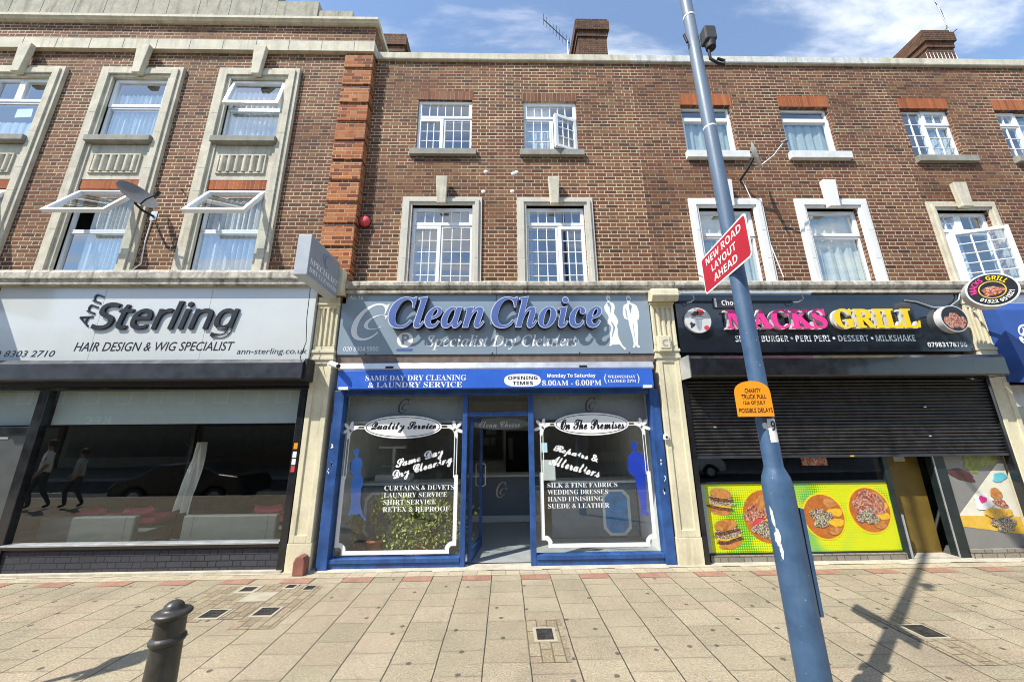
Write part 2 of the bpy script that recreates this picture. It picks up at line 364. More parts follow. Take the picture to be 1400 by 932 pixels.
# ------------------------------------------------------------ mesh tools
class MB:
    def __init__(s): s.v = []; s.f = []; s.mi = []; s.m = 0; s.sm = []; s.smooth = False
    def face(s, pts):
        b = len(s.v); s.v += [tuple(p) for p in pts]; s.f.append(list(range(b, b+len(pts)))); s.mi.append(s.m); s.sm.append(s.smooth)
    def box(s, x0, x1, y0, y1, z0, z1):
        b = len(s.v)
        s.v += [(x0, y0, z0), (x1, y0, z0), (x1, y1, z0), (x0, y1, z0), (x0, y0, z1), (x1, y0, z1), (x1, y1, z1), (x0, y1, z1)]
        for q in ((3, 2, 1, 0), (4, 5, 6, 7), (0, 1, 5, 4), (1, 2, 6, 5), (2, 3, 7, 6), (3, 0, 4, 7)):
            s.f.append([b+i for i in q]); s.mi.append(s.m); s.sm.append(False)
        return s
    def rectframe(s, x0, x1, z0, z1, y0, y1, w, wb=None, wt=None):
        wb = w if wb is None else wb; wt = w if wt is None else wt
        s.box(x0, x0+w, y0, y1, z0, z1); s.box(x1-w, x1, y0, y1, z0, z1)
        if wb: s.box(x0+w, x1-w, y0, y1, z0, z0+wb)
        if wt: s.box(x0+w, x1-w, y0, y1, z1-wt, z1)
        return s
    def prism(s, poly, o, r, u, d0, d1):
        """polygon (a,b) in the plane o + a*r + b*u, from d0 to d1 along n = r x u"""
        o, r, u = Vector(o), Vector(r), Vector(u); n = r.cross(u)
        ar = sum(poly[i][0]*poly[(i+1) % len(poly)][1] - poly[(i+1) % len(poly)][0]*poly[i][1] for i in range(len(poly)))
        if ar < 0: poly = poly[::-1]
        A = [o + r*a + u*b + n*d1 for a, b in poly]; B = [o + r*a + u*b + n*d0 for a, b in poly]
        k = len(poly); b = len(s.v); s.v += [tuple(p) for p in A+B]
        s.f.append(list(range(b, b+k))); s.mi.append(s.m); s.sm.append(False)
        s.f.append(list(range(b+2*k-1, b+k-1, -1))); s.mi.append(s.m); s.sm.append(False)
        for i in range(k):
            j = (i+1) % k; s.f.append([b+k+i, b+k+j, b+j, b+i]); s.mi.append(s.m); s.sm.append(s.smooth)
        return s
    def loft(s, rings, close=True, cap0=True, cap1=True, smooth=True):
        k = len(rings[0]); b = len(s.v)
        for rg in rings: s.v += [tuple(p) for p in rg]
        for i in range(len(rings)-1):
            for j in range(k if close else k-1):
                j2 = (j+1) % k
                s.f.append([b+i*k+j, b+i*k+j2, b+(i+1)*k+j2, b+(i+1)*k+j]); s.mi.append(s.m); s.sm.append(smooth)
        for on, rg in ((cap0, list(rings[0])[::-1]), (cap1, list(rings[-1]))):
            if on:
                c = len(s.v)
                if smooth: s.v += [tuple(p) for p in rg]; s.f.append(list(range(c, c+k)))
                else: s.f.append([b+j for j in range(k-1, -1, -1)] if rg is not None and on is cap0 and rg[0] == list(rings[0])[-1] else [b+(len(rings)-1)*k+j for j in range(k)])
                s.mi.append(s.m); s.sm.append(False)
        return s
    def cyl(s, p0, p1, r0, r1=None, n=14):
        r1 = r0 if r1 is None else r1
        p0, p1 = Vector(p0), Vector(p1); d = (p1-p0).normalized()
        a = d.orthogonal().normalized(); b = d.cross(a)
        ring = lambda p, r: [p + (a*math.cos(t) + b*math.sin(t))*r for t in [2*math.pi*i/n for i in range(n)]]
        return s.loft([ring(p0, r0), ring(p1, r1)])
    def tube(s, pts, r, n=8):
        pts = [Vector(p) for p in pts]; rings = []; a = None
        for i, p in enumerate(pts):
            d = (pts[min(i+1, len(pts)-1)] - pts[max(i-1, 0)]).normalized()
            if a is None: a = d.orthogonal().normalized()
            a = (a - d*a.dot(d)).normalized(); b = d.cross(a)
            rr = r[i] if isinstance(r, (list, tuple)) else r
            rings.append([p + (a*math.cos(t) + b*math.sin(t))*rr for t in [2*math.pi*j/n for j in range(n)]])
        return s.loft(rings)
    def lathe(s, prof, c, n=24, axis=(0, 0, 1)):
        c = Vector(c); ax = Vector(axis).normalized()
        a = Vector((1, 0, 0)) if abs(ax.z) > .9 else ax.orthogonal().normalized(); b = ax.cross(a)
        rings = [[c + ax*z + (a*math.cos(t) + b*math.sin(t))*max(r, 1e-4) for t in [2*math.pi*i/n for i in range(n)]] for r, z in prof]
        return s.loft(rings)
    def grid(s, fn, nu, nv, smooth=True):
        b = len(s.v)
        for j in range(nv+1):
            for i in range(nu+1): s.v.append(tuple(fn(i/nu, j/nv)))
        for j in range(nv):
            for i in range(nu):
                s.f.append([b+j*(nu+1)+i, b+j*(nu+1)+i+1, b+(j+1)*(nu+1)+i+1, b+(j+1)*(nu+1)+i]); s.mi.append(s.m); s.sm.append(smooth)
        return s
    def xform(s, fn, start=0):
        s.v[start:] = [tuple(fn(Vector(p))) for p in s.v[start:]]; return s
    def build(s, name, mats, parent=None, base=None, bevel=0.):
        mats = mats if isinstance(mats, (list, tuple)) else [mats]
        o0 = Vector(ROOT[parent.name]) if parent is not None else Vector(base or (0, 0, 0))
        me = bpy.data.meshes.new(name)
        me.from_pydata([tuple(Vector(p)-o0) for p in s.v], [], s.f); me.update()
        for m in mats: me.materials.append(m)
        me.polygons.foreach_set('material_index', s.mi); me.polygons.foreach_set('use_smooth', s.sm)
        o = bpy.data.objects.new(name, me); C.objects.link(o)
        if parent is not None: o.parent = parent; ROOT[o.name] = tuple(o0)
        else: o.location = o0; ROOT[o.name] = tuple(o0)
        if bevel:
            b = o.modifiers.new('bevel', 'BEVEL'); b.width = bevel; b.segments = 2; b.limit_method = 'ANGLE'; b.angle_limit = R(50)
        return o
ROOT = {}
def tag(o, label=None, cat=None, group=None, kind=None):
    if label: o['label'] = label
    if cat: o['category'] = cat
    if group: o['group'] = group
    if kind: o['kind'] = kind
    return o
def thing(name, label, cat, base, group=None):
    o = bpy.data.objects.new(name, None); C.objects.link(o); o.location = base; ROOT[o.name] = tuple(base)
    o.empty_display_size = .2
    return tag(o, label, cat, group)
def dup(root, delta, label, group=None):
    r = root.copy(); C.objects.link(r); r.location = root.location + Vector(delta); ROOT[r.name] = tuple(r.location); tag(r, label, None, group)
    for ch in list(root.children):
        c = ch.copy(); C.objects.link(c); c.parent = r; ROOT[c.name] = ROOT[r.name]
        for g in list(ch.children):
            d = g.copy(); C.objects.link(d); d.parent = c; ROOT[d.name] = ROOT[r.name]
    return r
def BOX(name, m, parent, *b, bevel=0.): return MB().box(*b).build(name, m, parent, bevel=bevel)

STY = {'sb': (0x1D400, 0x1D41A, 0x1D7CE), 'sbi': (0x1D468, 0x1D482, 0x1D7CE), 'si': (0x1D434, 0x1D44E, None), 'sc': (0x1D4D0, 0x1D4EA, None),
       'b': (0x1D5D4, 0x1D5EE, 0x1D7EC), 'bi': (0x1D63C, 0x1D656, 0x1D7EC), 'i': (0x1D608, 0x1D622, 0x1D7E2), 'n': (0x1D5A0, 0x1D5BA, 0x1D7E2)}
def conv(t, sty):
    if not sty: return t
    u, l, d = STY[sty]; r = ''
    for c in t:
        if 'A' <= c <= 'Z': r += chr(u+ord(c)-65)
        elif 'a' <= c <= 'z': r += chr(l+ord(c)-97) if not (sty == 'si' and c == 'h') else '\u210e'
        elif d and c.isdigit(): r += chr(d+int(c))
        else: r += c
    return r
FRONT = ((1, 0, 0), (0, 0, 1))
def glyphs(text, sty=None, extrude=0., offset=0., spacing=1.):
    cu = bpy.data.curves.new('glyphs', 'FONT'); cu.body = conv(text, sty); cu.size = 1.; cu.resolution_u = 3
    cu.extrude = extrude; cu.offset = offset; cu.space_character = spacing; cu.align_x = 'LEFT'; cu.fill_mode = 'FRONT' if not extrude else 'BOTH'
    o = bpy.data.objects.new('glyphs', cu); C.objects.link(o)
    dg = bpy.context.evaluated_depsgraph_get(); me = bpy.data.meshes.new_from_object(o.evaluated_get(dg))
    vs = [v.co.copy() for v in me.vertices]; fs = [list(p.vertices) for p in me.polygons]
    bpy.data.objects.remove(o); bpy.data.curves.remove(cu); bpy.data.meshes.remove(me)
    return vs, fs
def lettering(parent, name, text, box, y, m, sty=None, depth=0., shear=0., rot=0., offset=0., spacing=1., plane=FRONT, origin=None, mb=None, mi=0, taper=None, strike=0.):
    """text fitted into box (a0,a1,b0,b1) of the plane; lies at distance y: for the front plane that is the world Y of its face"""
    vs, fs = glyphs(text, sty, .5 if depth else 0., offset, spacing)
    if shear: vs = [Vector((v.x + shear*v.y, v.y, v.z)) for v in vs]
    x0 = min(v.x for v in vs); x1 = max(v.x for v in vs); y0 = min(v.y for v in vs); y1 = max(v.y for v in vs)
    a0, a1, b0, b1 = box; r, u = Vector(plane[0]), Vector(plane[1]); n = r.cross(u)
    o = Vector(origin) if origin else Vector((0, y, 0))
    ca, cb = (a0+a1)/2, (b0+b1)/2; cr, sr = math.cos(R(rot)), math.sin(R(rot))
    t = mb or MB(); b = len(t.v)
    for v in vs:
        a = a0 + (v.x-x0)/(x1-x0)*(a1-a0); bb = b0 + (v.y-y0)/(y1-y0)*(b1-b0)
        if taper: a, bb = taper(a, bb)
        if not taper: a, bb = a-ca, bb-cb; a, bb = ca + a*cr - bb*sr, cb + a*sr + bb*cr
        t.v.append(tuple(o + r*a + u*bb + n*((v.z-.5)*depth if depth else 0)))
    for f in fs: t.f.append([b+i for i in f]); t.mi.append(mi); t.sm.append(False)
    if strike:
        for q, (dr, du) in enumerate(((1, 0), (.5, .7))):
            b2 = len(t.v); sh = r*strike*dr + u*strike*du + n*.0002*(q+1)
            t.v += [tuple(Vector(p)+sh) for p in t.v[b:b+len(vs)]]
            for f in fs: t.f.append([b2+i for i in f]); t.mi.append(mi); t.sm.append(False)
    if mb: return None
    return t.build(name, m, parent)
def poly_obj(parent, name, poly, y, m, depth=.003, plane=FRONT, origin=None):
    return MB().prism(poly, origin or (0, y, 0), plane[0], plane[1], 0, depth).build(name, m, parent)
def ell(cx, cz, rx, rz, n=36, a0=0., a1=360.):
    k = n if a1-a0 >= 360 else n+1
    return [(cx + rx*math.cos(R(a0+(a1-a0)*i/n)), cz + rz*math.sin(R(a0+(a1-a0)*i/n))) for i in range(k)]
def ringband(t, cx, cz, rx, rz, w, y, d=.002, n=40, a0=0., a1=360.):
    A = [(cx+rx*math.cos(R(a0+(a1-a0)*i/n)), cz+rz*math.sin(R(a0+(a1-a0)*i/n))) for i in range(n+1)]
    B = [(cx+(rx-w)*math.cos(R(a0+(a1-a0)*i/n)), cz+(rz-w)*math.sin(R(a0+(a1-a0)*i/n))) for i in range(n+1)]
    for i in range(n): t.face([(A[i][0], y, A[i][1]), (B[i][0], y, B[i][1]), (B[i+1][0], y, B[i+1][1]), (A[i+1][0], y, A[i+1][1])][::-1])

def blob(cx_, cz_, rx, rz__, seed, n=28, am=.12, rot=0.):
    rr = random.Random(seed); p1, p2, p3 = rr.uniform(0, 6), rr.uniform(0, 6), rr.uniform(0, 6); out = []
    for i in range(n):
        a = 6.283*i/n; k = 1+am*math.sin(3*a+p1)+am*.7*math.sin(5*a+p2)+am*.5*math.sin(9*a+p3)
        u, v = rx*k*math.cos(a), rz__*k*math.sin(a); out.append((cx_+u*math.cos(rot)-v*math.sin(rot), cz_+u*math.sin(rot)+v*math.cos(rot)))
    return out
def wall(t, x0, x1, z0, z1, y, holes, depth):
    xs = sorted({x0, x1} | {h[0] for h in holes} | {h[1] for h in holes}); zs = sorted({z0, z1} | {h[2] for h in holes} | {h[3] for h in holes})
    for i in range(len(xs)-1):
        for j in range(len(zs)-1):
            mx, mz = (xs[i]+xs[i+1])/2, (zs[j]+zs[j+1])/2
            if any(h[0] < mx < h[1] and h[2] < mz < h[3] for h in holes): continue
            t.face([(xs[i], y, zs[j]), (xs[i+1], y, zs[j]), (xs[i+1], y, zs[j+1]), (xs[i], y, zs[j+1])])
    for a, b, c, d in holes:
        y2 = y+depth
        t.face([(a, y, c), (a, y, d), (a, y2, d), (a, y2, c)]); t.face([(b, y, d), (b, y, c), (b, y2, c), (b, y2, d)])
        t.face([(a, y, d), (b, y, d), (b, y2, d), (a, y2, d)]); t.face([(b, y, c), (a, y, c), (a, y2, c), (b, y2, c)])

# ------------------------------------------------------------ ground
def sheet(name, m, x0, x1, y0, y1, z, kind='structure'):
    t = MB(); t.face([(x0, y0, z), (x1, y0, z), (x1, y1, z), (x0, y1, z)]); return tag(t.build(name, m), kind=kind)
m_asph = mat('asphalt', (.052, .052, .054), .9, var=.2, vs=.6, grain=.4, gs=120, bump=.3)
m_line = mat('road_paint', (.6, .6, .56), .7, var=.15)
m_kerb = mat('granite_kerb', (.36, .35, .33), .85, var=.12, grain=.3)
sheet('ground', m_asph, -300, 300, -300, 300, -.46)
sheet('road', m_asph, -120, 120, -15.5, -6.95, -.43)
sheet('pavement', m_paving, -60, 60, -6.8, 5, 0)
tag(MB().box(-60, 60, -6.95, -6.8, -.45, .004).build('kerb', m_kerb), kind='structure')
tag(MB().box(-60, 60, -15.65, -15.5, -.45, -.3).build('kerb', m_kerb), kind='structure')
sheet('opposite_pavement', m_sill, -60, 60, -24, -15.65, -.31)
t = MB()
for i in range(-12, 13): t.face([(i*4., -11.3, -.425), (i*4.+2, -11.3, -.425), (i*4.+2, -11.2, -.425), (i*4., -11.2, -.425)])
tag(t.build('road_markings', m_line), kind='structure')
# brick edging along the shop fronts: red bricks on every other column, pale pavers behind
t = MB(); t2 = MB()
for k in range(-28, 34):
    x0 = FX0 + FW*k
    if k % 2 == 0: t.face([(x0+.006, -.53, .004), (x0+FW-.006, -.53, .004), (x0+FW-.006, -.372, .004), (x0+.006, -.372, .004)])
t2.face([(-12, -.366, .004), (13, -.366, .004), (13, -.2, .004), (-12, -.2, .004)])
tag(t.build('red_brick_edging', m_redsett), kind='structure'); tag(t2.build('pale_brick_edging', m_buffsett), kind='structure')
t = MB(); xs = [-12+.25*i for i in range(101)]
for i in range(100):
    a = -.2+random.uniform(-.03, .02); t.face([(xs[i], a if i else -.2, .008), (xs[i+1], a, .008), (xs[i+1], .05, .012), (xs[i], .05, .012)])
tag(t.build('threshold_concrete', m_concrete), kind='structure')
t = MB()
def patch(x0, x1, y0, y1): t.face([(x0, y0, .004), (x1, y0, .004), (x1, y1, .004), (x0, y1, .004)])
c0 = FX0 - FW*8                                     # -3.635
patch(-3.60, -3.26, -1.62, -.60); patch(-3.255, -3.10, -1.50, -.55); patch(-3.10, -2.90, -1.45, -.55); patch(-2.895, -2.68, -.62, -.54)
patch(-2.895, -2.70, -1.45, -1.06); patch(-2.695, -2.26, -1.66, -.62); patch(-2.90, -2.70, -.80, -.625)
patch(.19, .545, -2.29, -1.58); patch(3.66, 4.03, -2.45, -1.62)
tag(t.build('buff_paver_patches', m_setts), kind='structure')
t = MB(); t.face([(-3.02, -1.05, .007), (-2.70, -1.05, .007), (-2.70, -.80, .007), (-3.02, -.80, .007)])
tag(t.build('patch_flag', m_covframe), kind='structure')

def cover(x0, x1, y0, y1, label, fr=.03):
    b = thing('utility_cover', label, 'utility cover', ((x0+x1)/2, (y0+y1)/2, 0), 'iron utility covers in the pavement')
    MB().box(x0-fr, x1+fr, y0-fr, y1+fr, .002, .009).build('concrete_surround', m_covframe, b)
    t = MB().box(x0, x1, y0, y1, .003, .0115)
    n = 5
    for i in range(n):
        for j in range(n):
            xx = x0+(x1-x0)*(i+.5)/n; yy = y0+(y1-y0)*(j+.5)/n; s = (x1-x0)/n*.32; q = (y1-y0)/n*.32
            if (i+j) % 2 == 0: t.box(xx-s, xx+s, yy-q*.5, yy+q*.5, .011, .0155)
            else: t.box(xx-s*.5, xx+s*.5, yy-q, yy+q, .011, .0155)
    t.build('cover_plate', m_cover, b)
    return b
cover(-3.16, -2.97, -1.42, -1.25, 'square iron cover in the buff paver patch, nearer the bollard of the two large ones')
cover(-2.63, -2.44, -1.39, -1.22, 'square iron cover in the buff paver patch, right of the other large one')
cover(-3.20, -3.05, -.77, -.65, 'leftmost of the three small iron covers near the hair salon wall', .05)
cover(-2.70, -2.60, -.69, -.60, 'small iron cover with pale surround, middle of the three small ones near the wall')
cover(-2.45, -2.34, -.75, -.64, 'small rusty iron cover nearest the blue shop frame, right of the three small ones', .015)
cover(.285, .435, -1.96, -1.77, 'single iron cover with raised letters in the pavement in front of the dry cleaners doorway')
cover(3.76, 3.96, -2.05, -1.84, 'iron cover in a paver patch right of the blue lamp post', .02)

# ------------------------------------------------------------ windows
def lightrect(t, x0, x1, z0, z1, y, sash, nx=1, nz=1, fw=.05, d=.06):
    """one light of a window: frame, glazing bars; returns the pane rectangle"""
    w = fw*1.25 if sash else fw*.72
    t.rectframe(x0+.002, x1-.002, z0+.002, z1-.002, y-(.014 if sash else 0), y+d, w)
    a, b, c, e = x0+w, x1-w, z0+w, z1-w
    for i in range(1, nx): q = a+(b-a)*i/nx; t.box(q-.008, q+.008, y+.004, y+.03, c, e)
    for j in range(1, nz): q = c+(e-c)*j/nz; t.box(a, b, y+.0055, y+.0285, q-.008, q+.008)
    return a, b, c, e
def window(par, x0, x1, z0, z1, y, lights, curtain=None, cm=None, cy=.085, name='window', frame=m_pvc, sill=None, label=None):
    t = MB(); panes = []
    t.rectframe(x0, x1, z0, z1, y+.02, y+.075, .02)
    for (a, b, c, d, sash, nx, nz, hole) in lights:
        if hole: t.rectframe(a+.002, b-.002, c+.002, d-.002, y, y+.06, .035); continue
        panes.append(lightrect(t, a, b, c, d, y, sash, nx, nz))
    w = t.build(name, frame, par, bevel=.004)
    if label: w['label'] = label
    g = MB()
    for a, b, c, d in panes: g.face([(a-.003, y+.018, c-.003), (b+.003, y+.018, c-.003), (b+.003, y+.018, d+.003), (a-.003, y+.018, d+.003)])
    g.build('pane', m_glass, w)
    if curtain:
        for (a, b, c, d, n, amp) in curtain:
            ph = random.uniform(0, 6)
            MB().grid(lambda u, v: (a+(b-a)*u, y+cy+amp*math.sin(u*n*6.283+ph+.6*math.sin(v*2+u*9))*(1-.25*v)+amp*.5*math.sin(u*n*2.3*6.283), c+(d-c)*v), int(n*8), 8).build('curtain', cm or m_net, w)
    if sill:
        a, b, c, d, yy, sm = sill
        MB().box(a, b, yy, y+.03, c, d).build('sill', sm, w, bevel=.008)
    return w
def sash(win, x0, x1, z0, z1, y, side, deg, nx=1, nz=1, fw=.05):
    """a light swung open about one edge: side top / left / right"""
    t = MB(); p = lightrect(t, x0, x1, z0, z1, y, True, nx, nz, fw, .05)
    g = MB(); a, b, c, d = p; g.face([(a-.003, y+.018, c-.003), (b+.003, y+.018, c-.003), (b+.003, y+.018, d+.003), (a-.003, y+.018, d+.003)])
    an = R(deg)
    if side == 'top': piv = Vector((0, y, z1)); rot = Matrix.Rotation(-an, 3, 'X')
    elif side == 'left': piv = Vector((x0, y, 0)); rot = Matrix.Rotation(-an, 3, 'Z')
    else: piv = Vector((x1, y, 0)); rot = Matrix.Rotation(an, 3, 'Z')
    f = lambda q: piv + rot @ (q-piv)
    t.xform(f); g.xform(f)
    t.build('opened_sash', m_pvc, win, bevel=.004); g.build('pane', m_glass, win)

# ------------------------------------------------------------ left building
LB = thing('brick_building', 'brown brick building above the hair salon, with stone surrounds and orange corner strip', 'building', (-7.5, 0, 0), 'brick terrace buildings')
YL = -.12
cols = [-11.38, -9.16, -6.94, -4.72]
holes = []
for cxx in cols: holes += [(cxx-.52, cxx+.52, 4.30, 8.56)]
t = MB(); wall(t, -13.2, -2.6, 3.9, 9.90, YL, holes, .10)
t.face([(-2.6, YL, 3.9), (-2.6, .6, 3.9), (-2.6, .6, 9.9), (-2.6, YL, 9.9)])
t.face([(-13.2, 9, 0), (-13.2, YL, 0), (-13.2, YL, 9.9), (-13.2, 9, 9.9)]); t.face([(-2.6, 9, 0), (-13.2, 9, 0), (-13.2, 9, 9.8), (-2.6, 9, 9.8)])
t.face([(-2.6, .6, 8), (-2.6, 9, 8), (-2.6, 9, 9.8), (-2.6, .6, 9.8)])
t.build('wall', m_brick_l, LB)
t = MB(); t.box(-13.1, -2.65, .2, 8.9, 4.05, 4.2); t.box(-13.1, -2.65, .2, 8.9, 9.5, 9.6); t.box(-13.1, -2.65, 3.2, 3.3, 4.2, 9.5)
t.box(-13.1, -2.65, .2, 3.2, 6.55, 6.7)
for xx in (-8.05, -5.83, -10.3, -2.75): t.box(xx-.04, xx+.04, .185, 3.2, 4.2, 9.5)
t.build('inner_walls', m_dark, LB)
t = MB(); t.box(-13.2, -2.56, -.20, .1, 9.15, 9.40)
for i in range(0, 18): pass
t.m = 1
for xx in [-13.2+.64*i for i in range(17)]: t.box(xx, xx+.006, -.2025, -.19, 9.155, 9.395)
t.build('stone_band', [m_stone, m_dark], LB)
pr = [(.6, 10.0), (-.235, 10.0), (-.235, 9.94), (-.205, 9.92), (-.19, 9.90), (-.15, 9.885), (.6, 9.885)]
def along_x(prof, x0, x1, t=None):
    t = t or MB(); A = [(x0, y, z) for y, z in prof]; B = [(x1, y, z) for y, z in prof]; return t.loft([A, B], smooth=False)
along_x(pr[::-1], -13.3, -2.53).build('parapet_moulding', m_stone, LB)
t = MB(); t.box(-13.3, -4.62, -.20, .5, 10.002, 10.75); t.box(-4.605, -3.78, -.21, .5, 10.002, 10.43); t.box(-3.775, -3.08, -.19, .5, 10.002, 10.22)
t.m = 1
for xx in [-13+.62*i for i in range(14)]: t.box(xx, xx+.007, -.2025, -.19, 10.01, 10.74)
t.build('parapet', [m_stone_d, m_dark], LB)
t = MB()
zq = [8.78+.37*0, 8.36, 7.935, 7.51, 7.08, 6.65, 6.23, 5.79, 5.36, 4.92, 4.48, 4.06]
tops = [9.15] + zq[:-1]
for zb, zt in zip(zq, tops): t.box(-3.12, -2.57, -.175, .02, zb+.0, zt-.075)
t.build('orange_brick_quoins', m_quoin, LB, bevel=.006)
t = MB(); t.box(-3.10, -2.585, -.15, .02, 4.0, 9.148); t.build('quoin_backing', m_brick_l, LB)
for ci, cxx in enumerate(cols):
    t = MB()
    for w0, w1, zt0, zt1, yy in ((.77, .705, 8.72, 8.655, -.18), (.70, .585, 8.652, 8.537, -.205), (.583, .52, 8.535, 8.475, -.17)):
        z1 = zt0
        t.box(cxx-w0, cxx-w1, yy, -.02, 4.3, z1); t.box(cxx+w1, cxx+w0, yy, -.02, 4.3, z1); t.box(cxx-w1, cxx+w1, yy, -.02, zt1, z1)
    t.box(cxx-.518, cxx+.518, -.15, .1, 6.215, 6.95)                  # spandrel slab
    t.rectframe(cxx-.43, cxx+.43, 6.34, 6.74, -.175, -.151, .028)
    for k in range(6):
        xx = cxx-.34+k*.136
        t.cyl((xx, -.15, 6.375), (xx, -.15, 6.71), .045, n=10)
    t.m = 1
    for zj in (7.62, 7.18, 6.42, 5.95, 5.2):
        for sgn in (-1, 1): t.box(cxx+sgn*.643-.06, cxx+sgn*.643+.06, -.2068, -.2, zj, zj+.006)
    s = t.build('window_surround', [m_stone, m_sill], LB, bevel=.004)
    t = MB(); t.prism([(-.075, 8.47), (.075, 8.47), (.118, 9.15), (-.118, 9.15)], (cxx, -.20, 0), (1, 0, 0), (0, 0, 1), 0, .085)
    t.build('keystone', m_stone, s, bevel=.01)
    BOX('soldier_brick_lintel', m_soldier, s, cxx-.518, cxx+.518, -.145, .1, 6.03, 6.212)
    a, b = cxx-.515, cxx+.515
    # upper window
    if ci == 1 or ci == 0:
        w = window(LB, a, b, 7.08, 8.47, -.10, [(a, cxx, 7.93, 8.47, True, 1, 1, 0), (cxx, b, 7.93, 8.47, True, 1, 1, 0), (a, b, 7.08, 7.93, False, 1, 1, 0)],
                   [(a, b, 7.1, 7.55, 7, .012), ], m_net, .085, sill=(cxx-.58, cxx+.58, 6.955, 7.075, -.26, m_sill))
        poly_obj(w, 'paper_notice', [(cxx+.0, 7.62), (cxx+.30, 7.64), (cxx+.28, 7.84), (cxx+.0, 7.82)], -.06, m_white, .002)
    elif ci == 2:
        w = window(LB, a, b, 7.08, 8.47, -.10, [(a, b, 7.83, 8.47, True, 1, 1, 0), (a, b, 7.08, 7.83, False, 1, 1, 0)],
                   [(a, b, 7.1, 8.2, 11, .022)], m_net, .085, sill=(cxx-.58, cxx+.58, 6.955, 7.075, -.26, m_sill))
    else:
        w = window(LB, a, b, 7.08, 8.47, -.10, [(a, b, 7.80, 8.47, False, 1, 1, 1), (a, b, 7.08, 7.80, False, 1, 1, 0)],
                   [(a, b, 7.1, 8.3, 10, .022)], m_net, .085, sill=(cxx-.58, cxx+.58, 6.955, 7.075, -.26, m_sill))
        sash(w, a, b, 7.80, 8.46, -.11, 'top', 11)
    # lower window
    w = window(LB, a, b, 4.32, 6.03, -.10, [(a, b, 5.22, 6.03, False, 1, 1, 1), (a, b, 4.32, 5.22, False, 1, 1, 0)],
               [(cxx-.25 if ci == 2 else a+.02, b, 4.35, 5.98, 10, .025)], m_net, .085)
    sash(w, a+.01, b-.01, 5.23, 6.02, -.11, 'top', 32)
along_x([(-.30, 4.17), (-.30, 4.23), (-.33, 4.26), (-.33, 4.36), (-.30, 4.41), (.0, 4.47), (.0, 4.17)], -13.2, -2.98).build('cornice', m_cornice, LB)
t = MB(); t.box(-2.975, -2.605, -.31, -.02, 4.02, 4.44); t.build('corner_console', m_cream, LB, bevel=.02)
BOX('shopfront_backing', m_dark, LB, -13.2, -8.45, -.1, .0, 0, 4.2)
# pilasters
def pilaster(par, x0, x1, z1=4.05, console=False, m=m_cream, y=-.15):
    t = MB(); w = x1-x0
    t.box(x0, x1, y, .3, 0, .36); t.box(x0+.012, x1-.012, y+.02, .3, .36, 2.95)
    t.rectframe(x0+.012, x1-.012, .36, 2.95, y, y+.021, .075, .10, .06)
    t.box(x0-.015, x1+.015, y-.02, .3, 2.95, 3.0); t.box(x0-.005, x1+.005, y-.01, .3, 3.0, 3.06); t.box(x0-.018, x1+.018, y-.025, .3, 3.06, 3.11)
    t.box(x0, x1, y+.025, .3, 3.11, z1)
    n = 4; e = w/(n*2+1)
    for i in range(n+1): t.box(x0+e*2*i, x0+e*(2*i+1), y, y+.026, 3.17, 3.80)
    t.box(x0, x1, y, y+.026, 3.11, 3.17); t.box(x0, x1, y, y+.026, 3.80, z1)
    t.box(x0-.012, x1+.012, y-.018, .1, 3.86, 3.90)
    p = t.build('pilaster', m, par, bevel=.006)
    if console:
        t = MB(); pr = [(-.32, 4.05), (-.33, 3.96), (-.30, 3.90), (-.27, 3.875), (-.17, 3.90), (-.12, 3.93), (-.12, 4.08), (-.30, 4.08)]
        along_x(pr, x0-.03, x1+.03, t); t.build('console', m_cream, p)
    return p
pilaster(LB, -3.03, -2.69)
pilaster(LB, -8.42, -8.08, m=m_stone)

# ------------------------------------------------------------ middle and right buildings
CB = thing('brick_building', 'brown brick building above the dry cleaners, with two small and two tall leaded white windows', 'building', (0, 0, 0), 'brick terrace buildings')
RB = thing('brick_building', 'brown brick building above the grill takeaway, with plain white framed windows and orange lintels', 'building', (5.2, 0, 0), 'brick terrace buildings')
EB = thing('brick_building', 'brown brick building above the blue awning at the right edge of the photo', 'building', (10.4, 0, 0), 'brick terrace buildings')
ZT = 9.15
def shell(B, x0, x1, holes, m, sideL=False, sideR=False):
    t = MB(); wall(t, x0, x1, 3.9, ZT, 0, holes, .14)
    t.face([(x1, 9, 0), (x0, 9, 0), (x0, 9, ZT), (x1, 9, ZT)])
    t.face([(x0, 9, 0), (x0, 0, 3.9), (x0, 0, ZT), (x0, 9, ZT)])
    t.face([(x1, 0, 0), (x1, 9, 0), (x1, 9, ZT), (x1, 0, ZT)])
    t.build('wall', m, B)
    t = MB(); t.box(x0+.02, x1-.02, .18, 8.9, 4.1, 4.2); t.box(x0+.02, x1-.02, .18, 8.9, 8.85, 8.95); t.box(x0+.02, x1-.02, 3.2, 3.3, 4.2, 8.85)
    t.box(x0+.02, x1-.02, .18, 3.2, 6.4, 6.5); t.box(x0+.01, x0+.05, .17, 3.2, 4.2, 8.85); t.box(x1-.05, x1-.01, .17, 3.2, 4.2, 8.85); t.box((x0+x1)/2-.05, (x0+x1)/2+.05, .17, 3.2, 4.2, 8.85)
    t.build('inner_walls', m_dark, B)
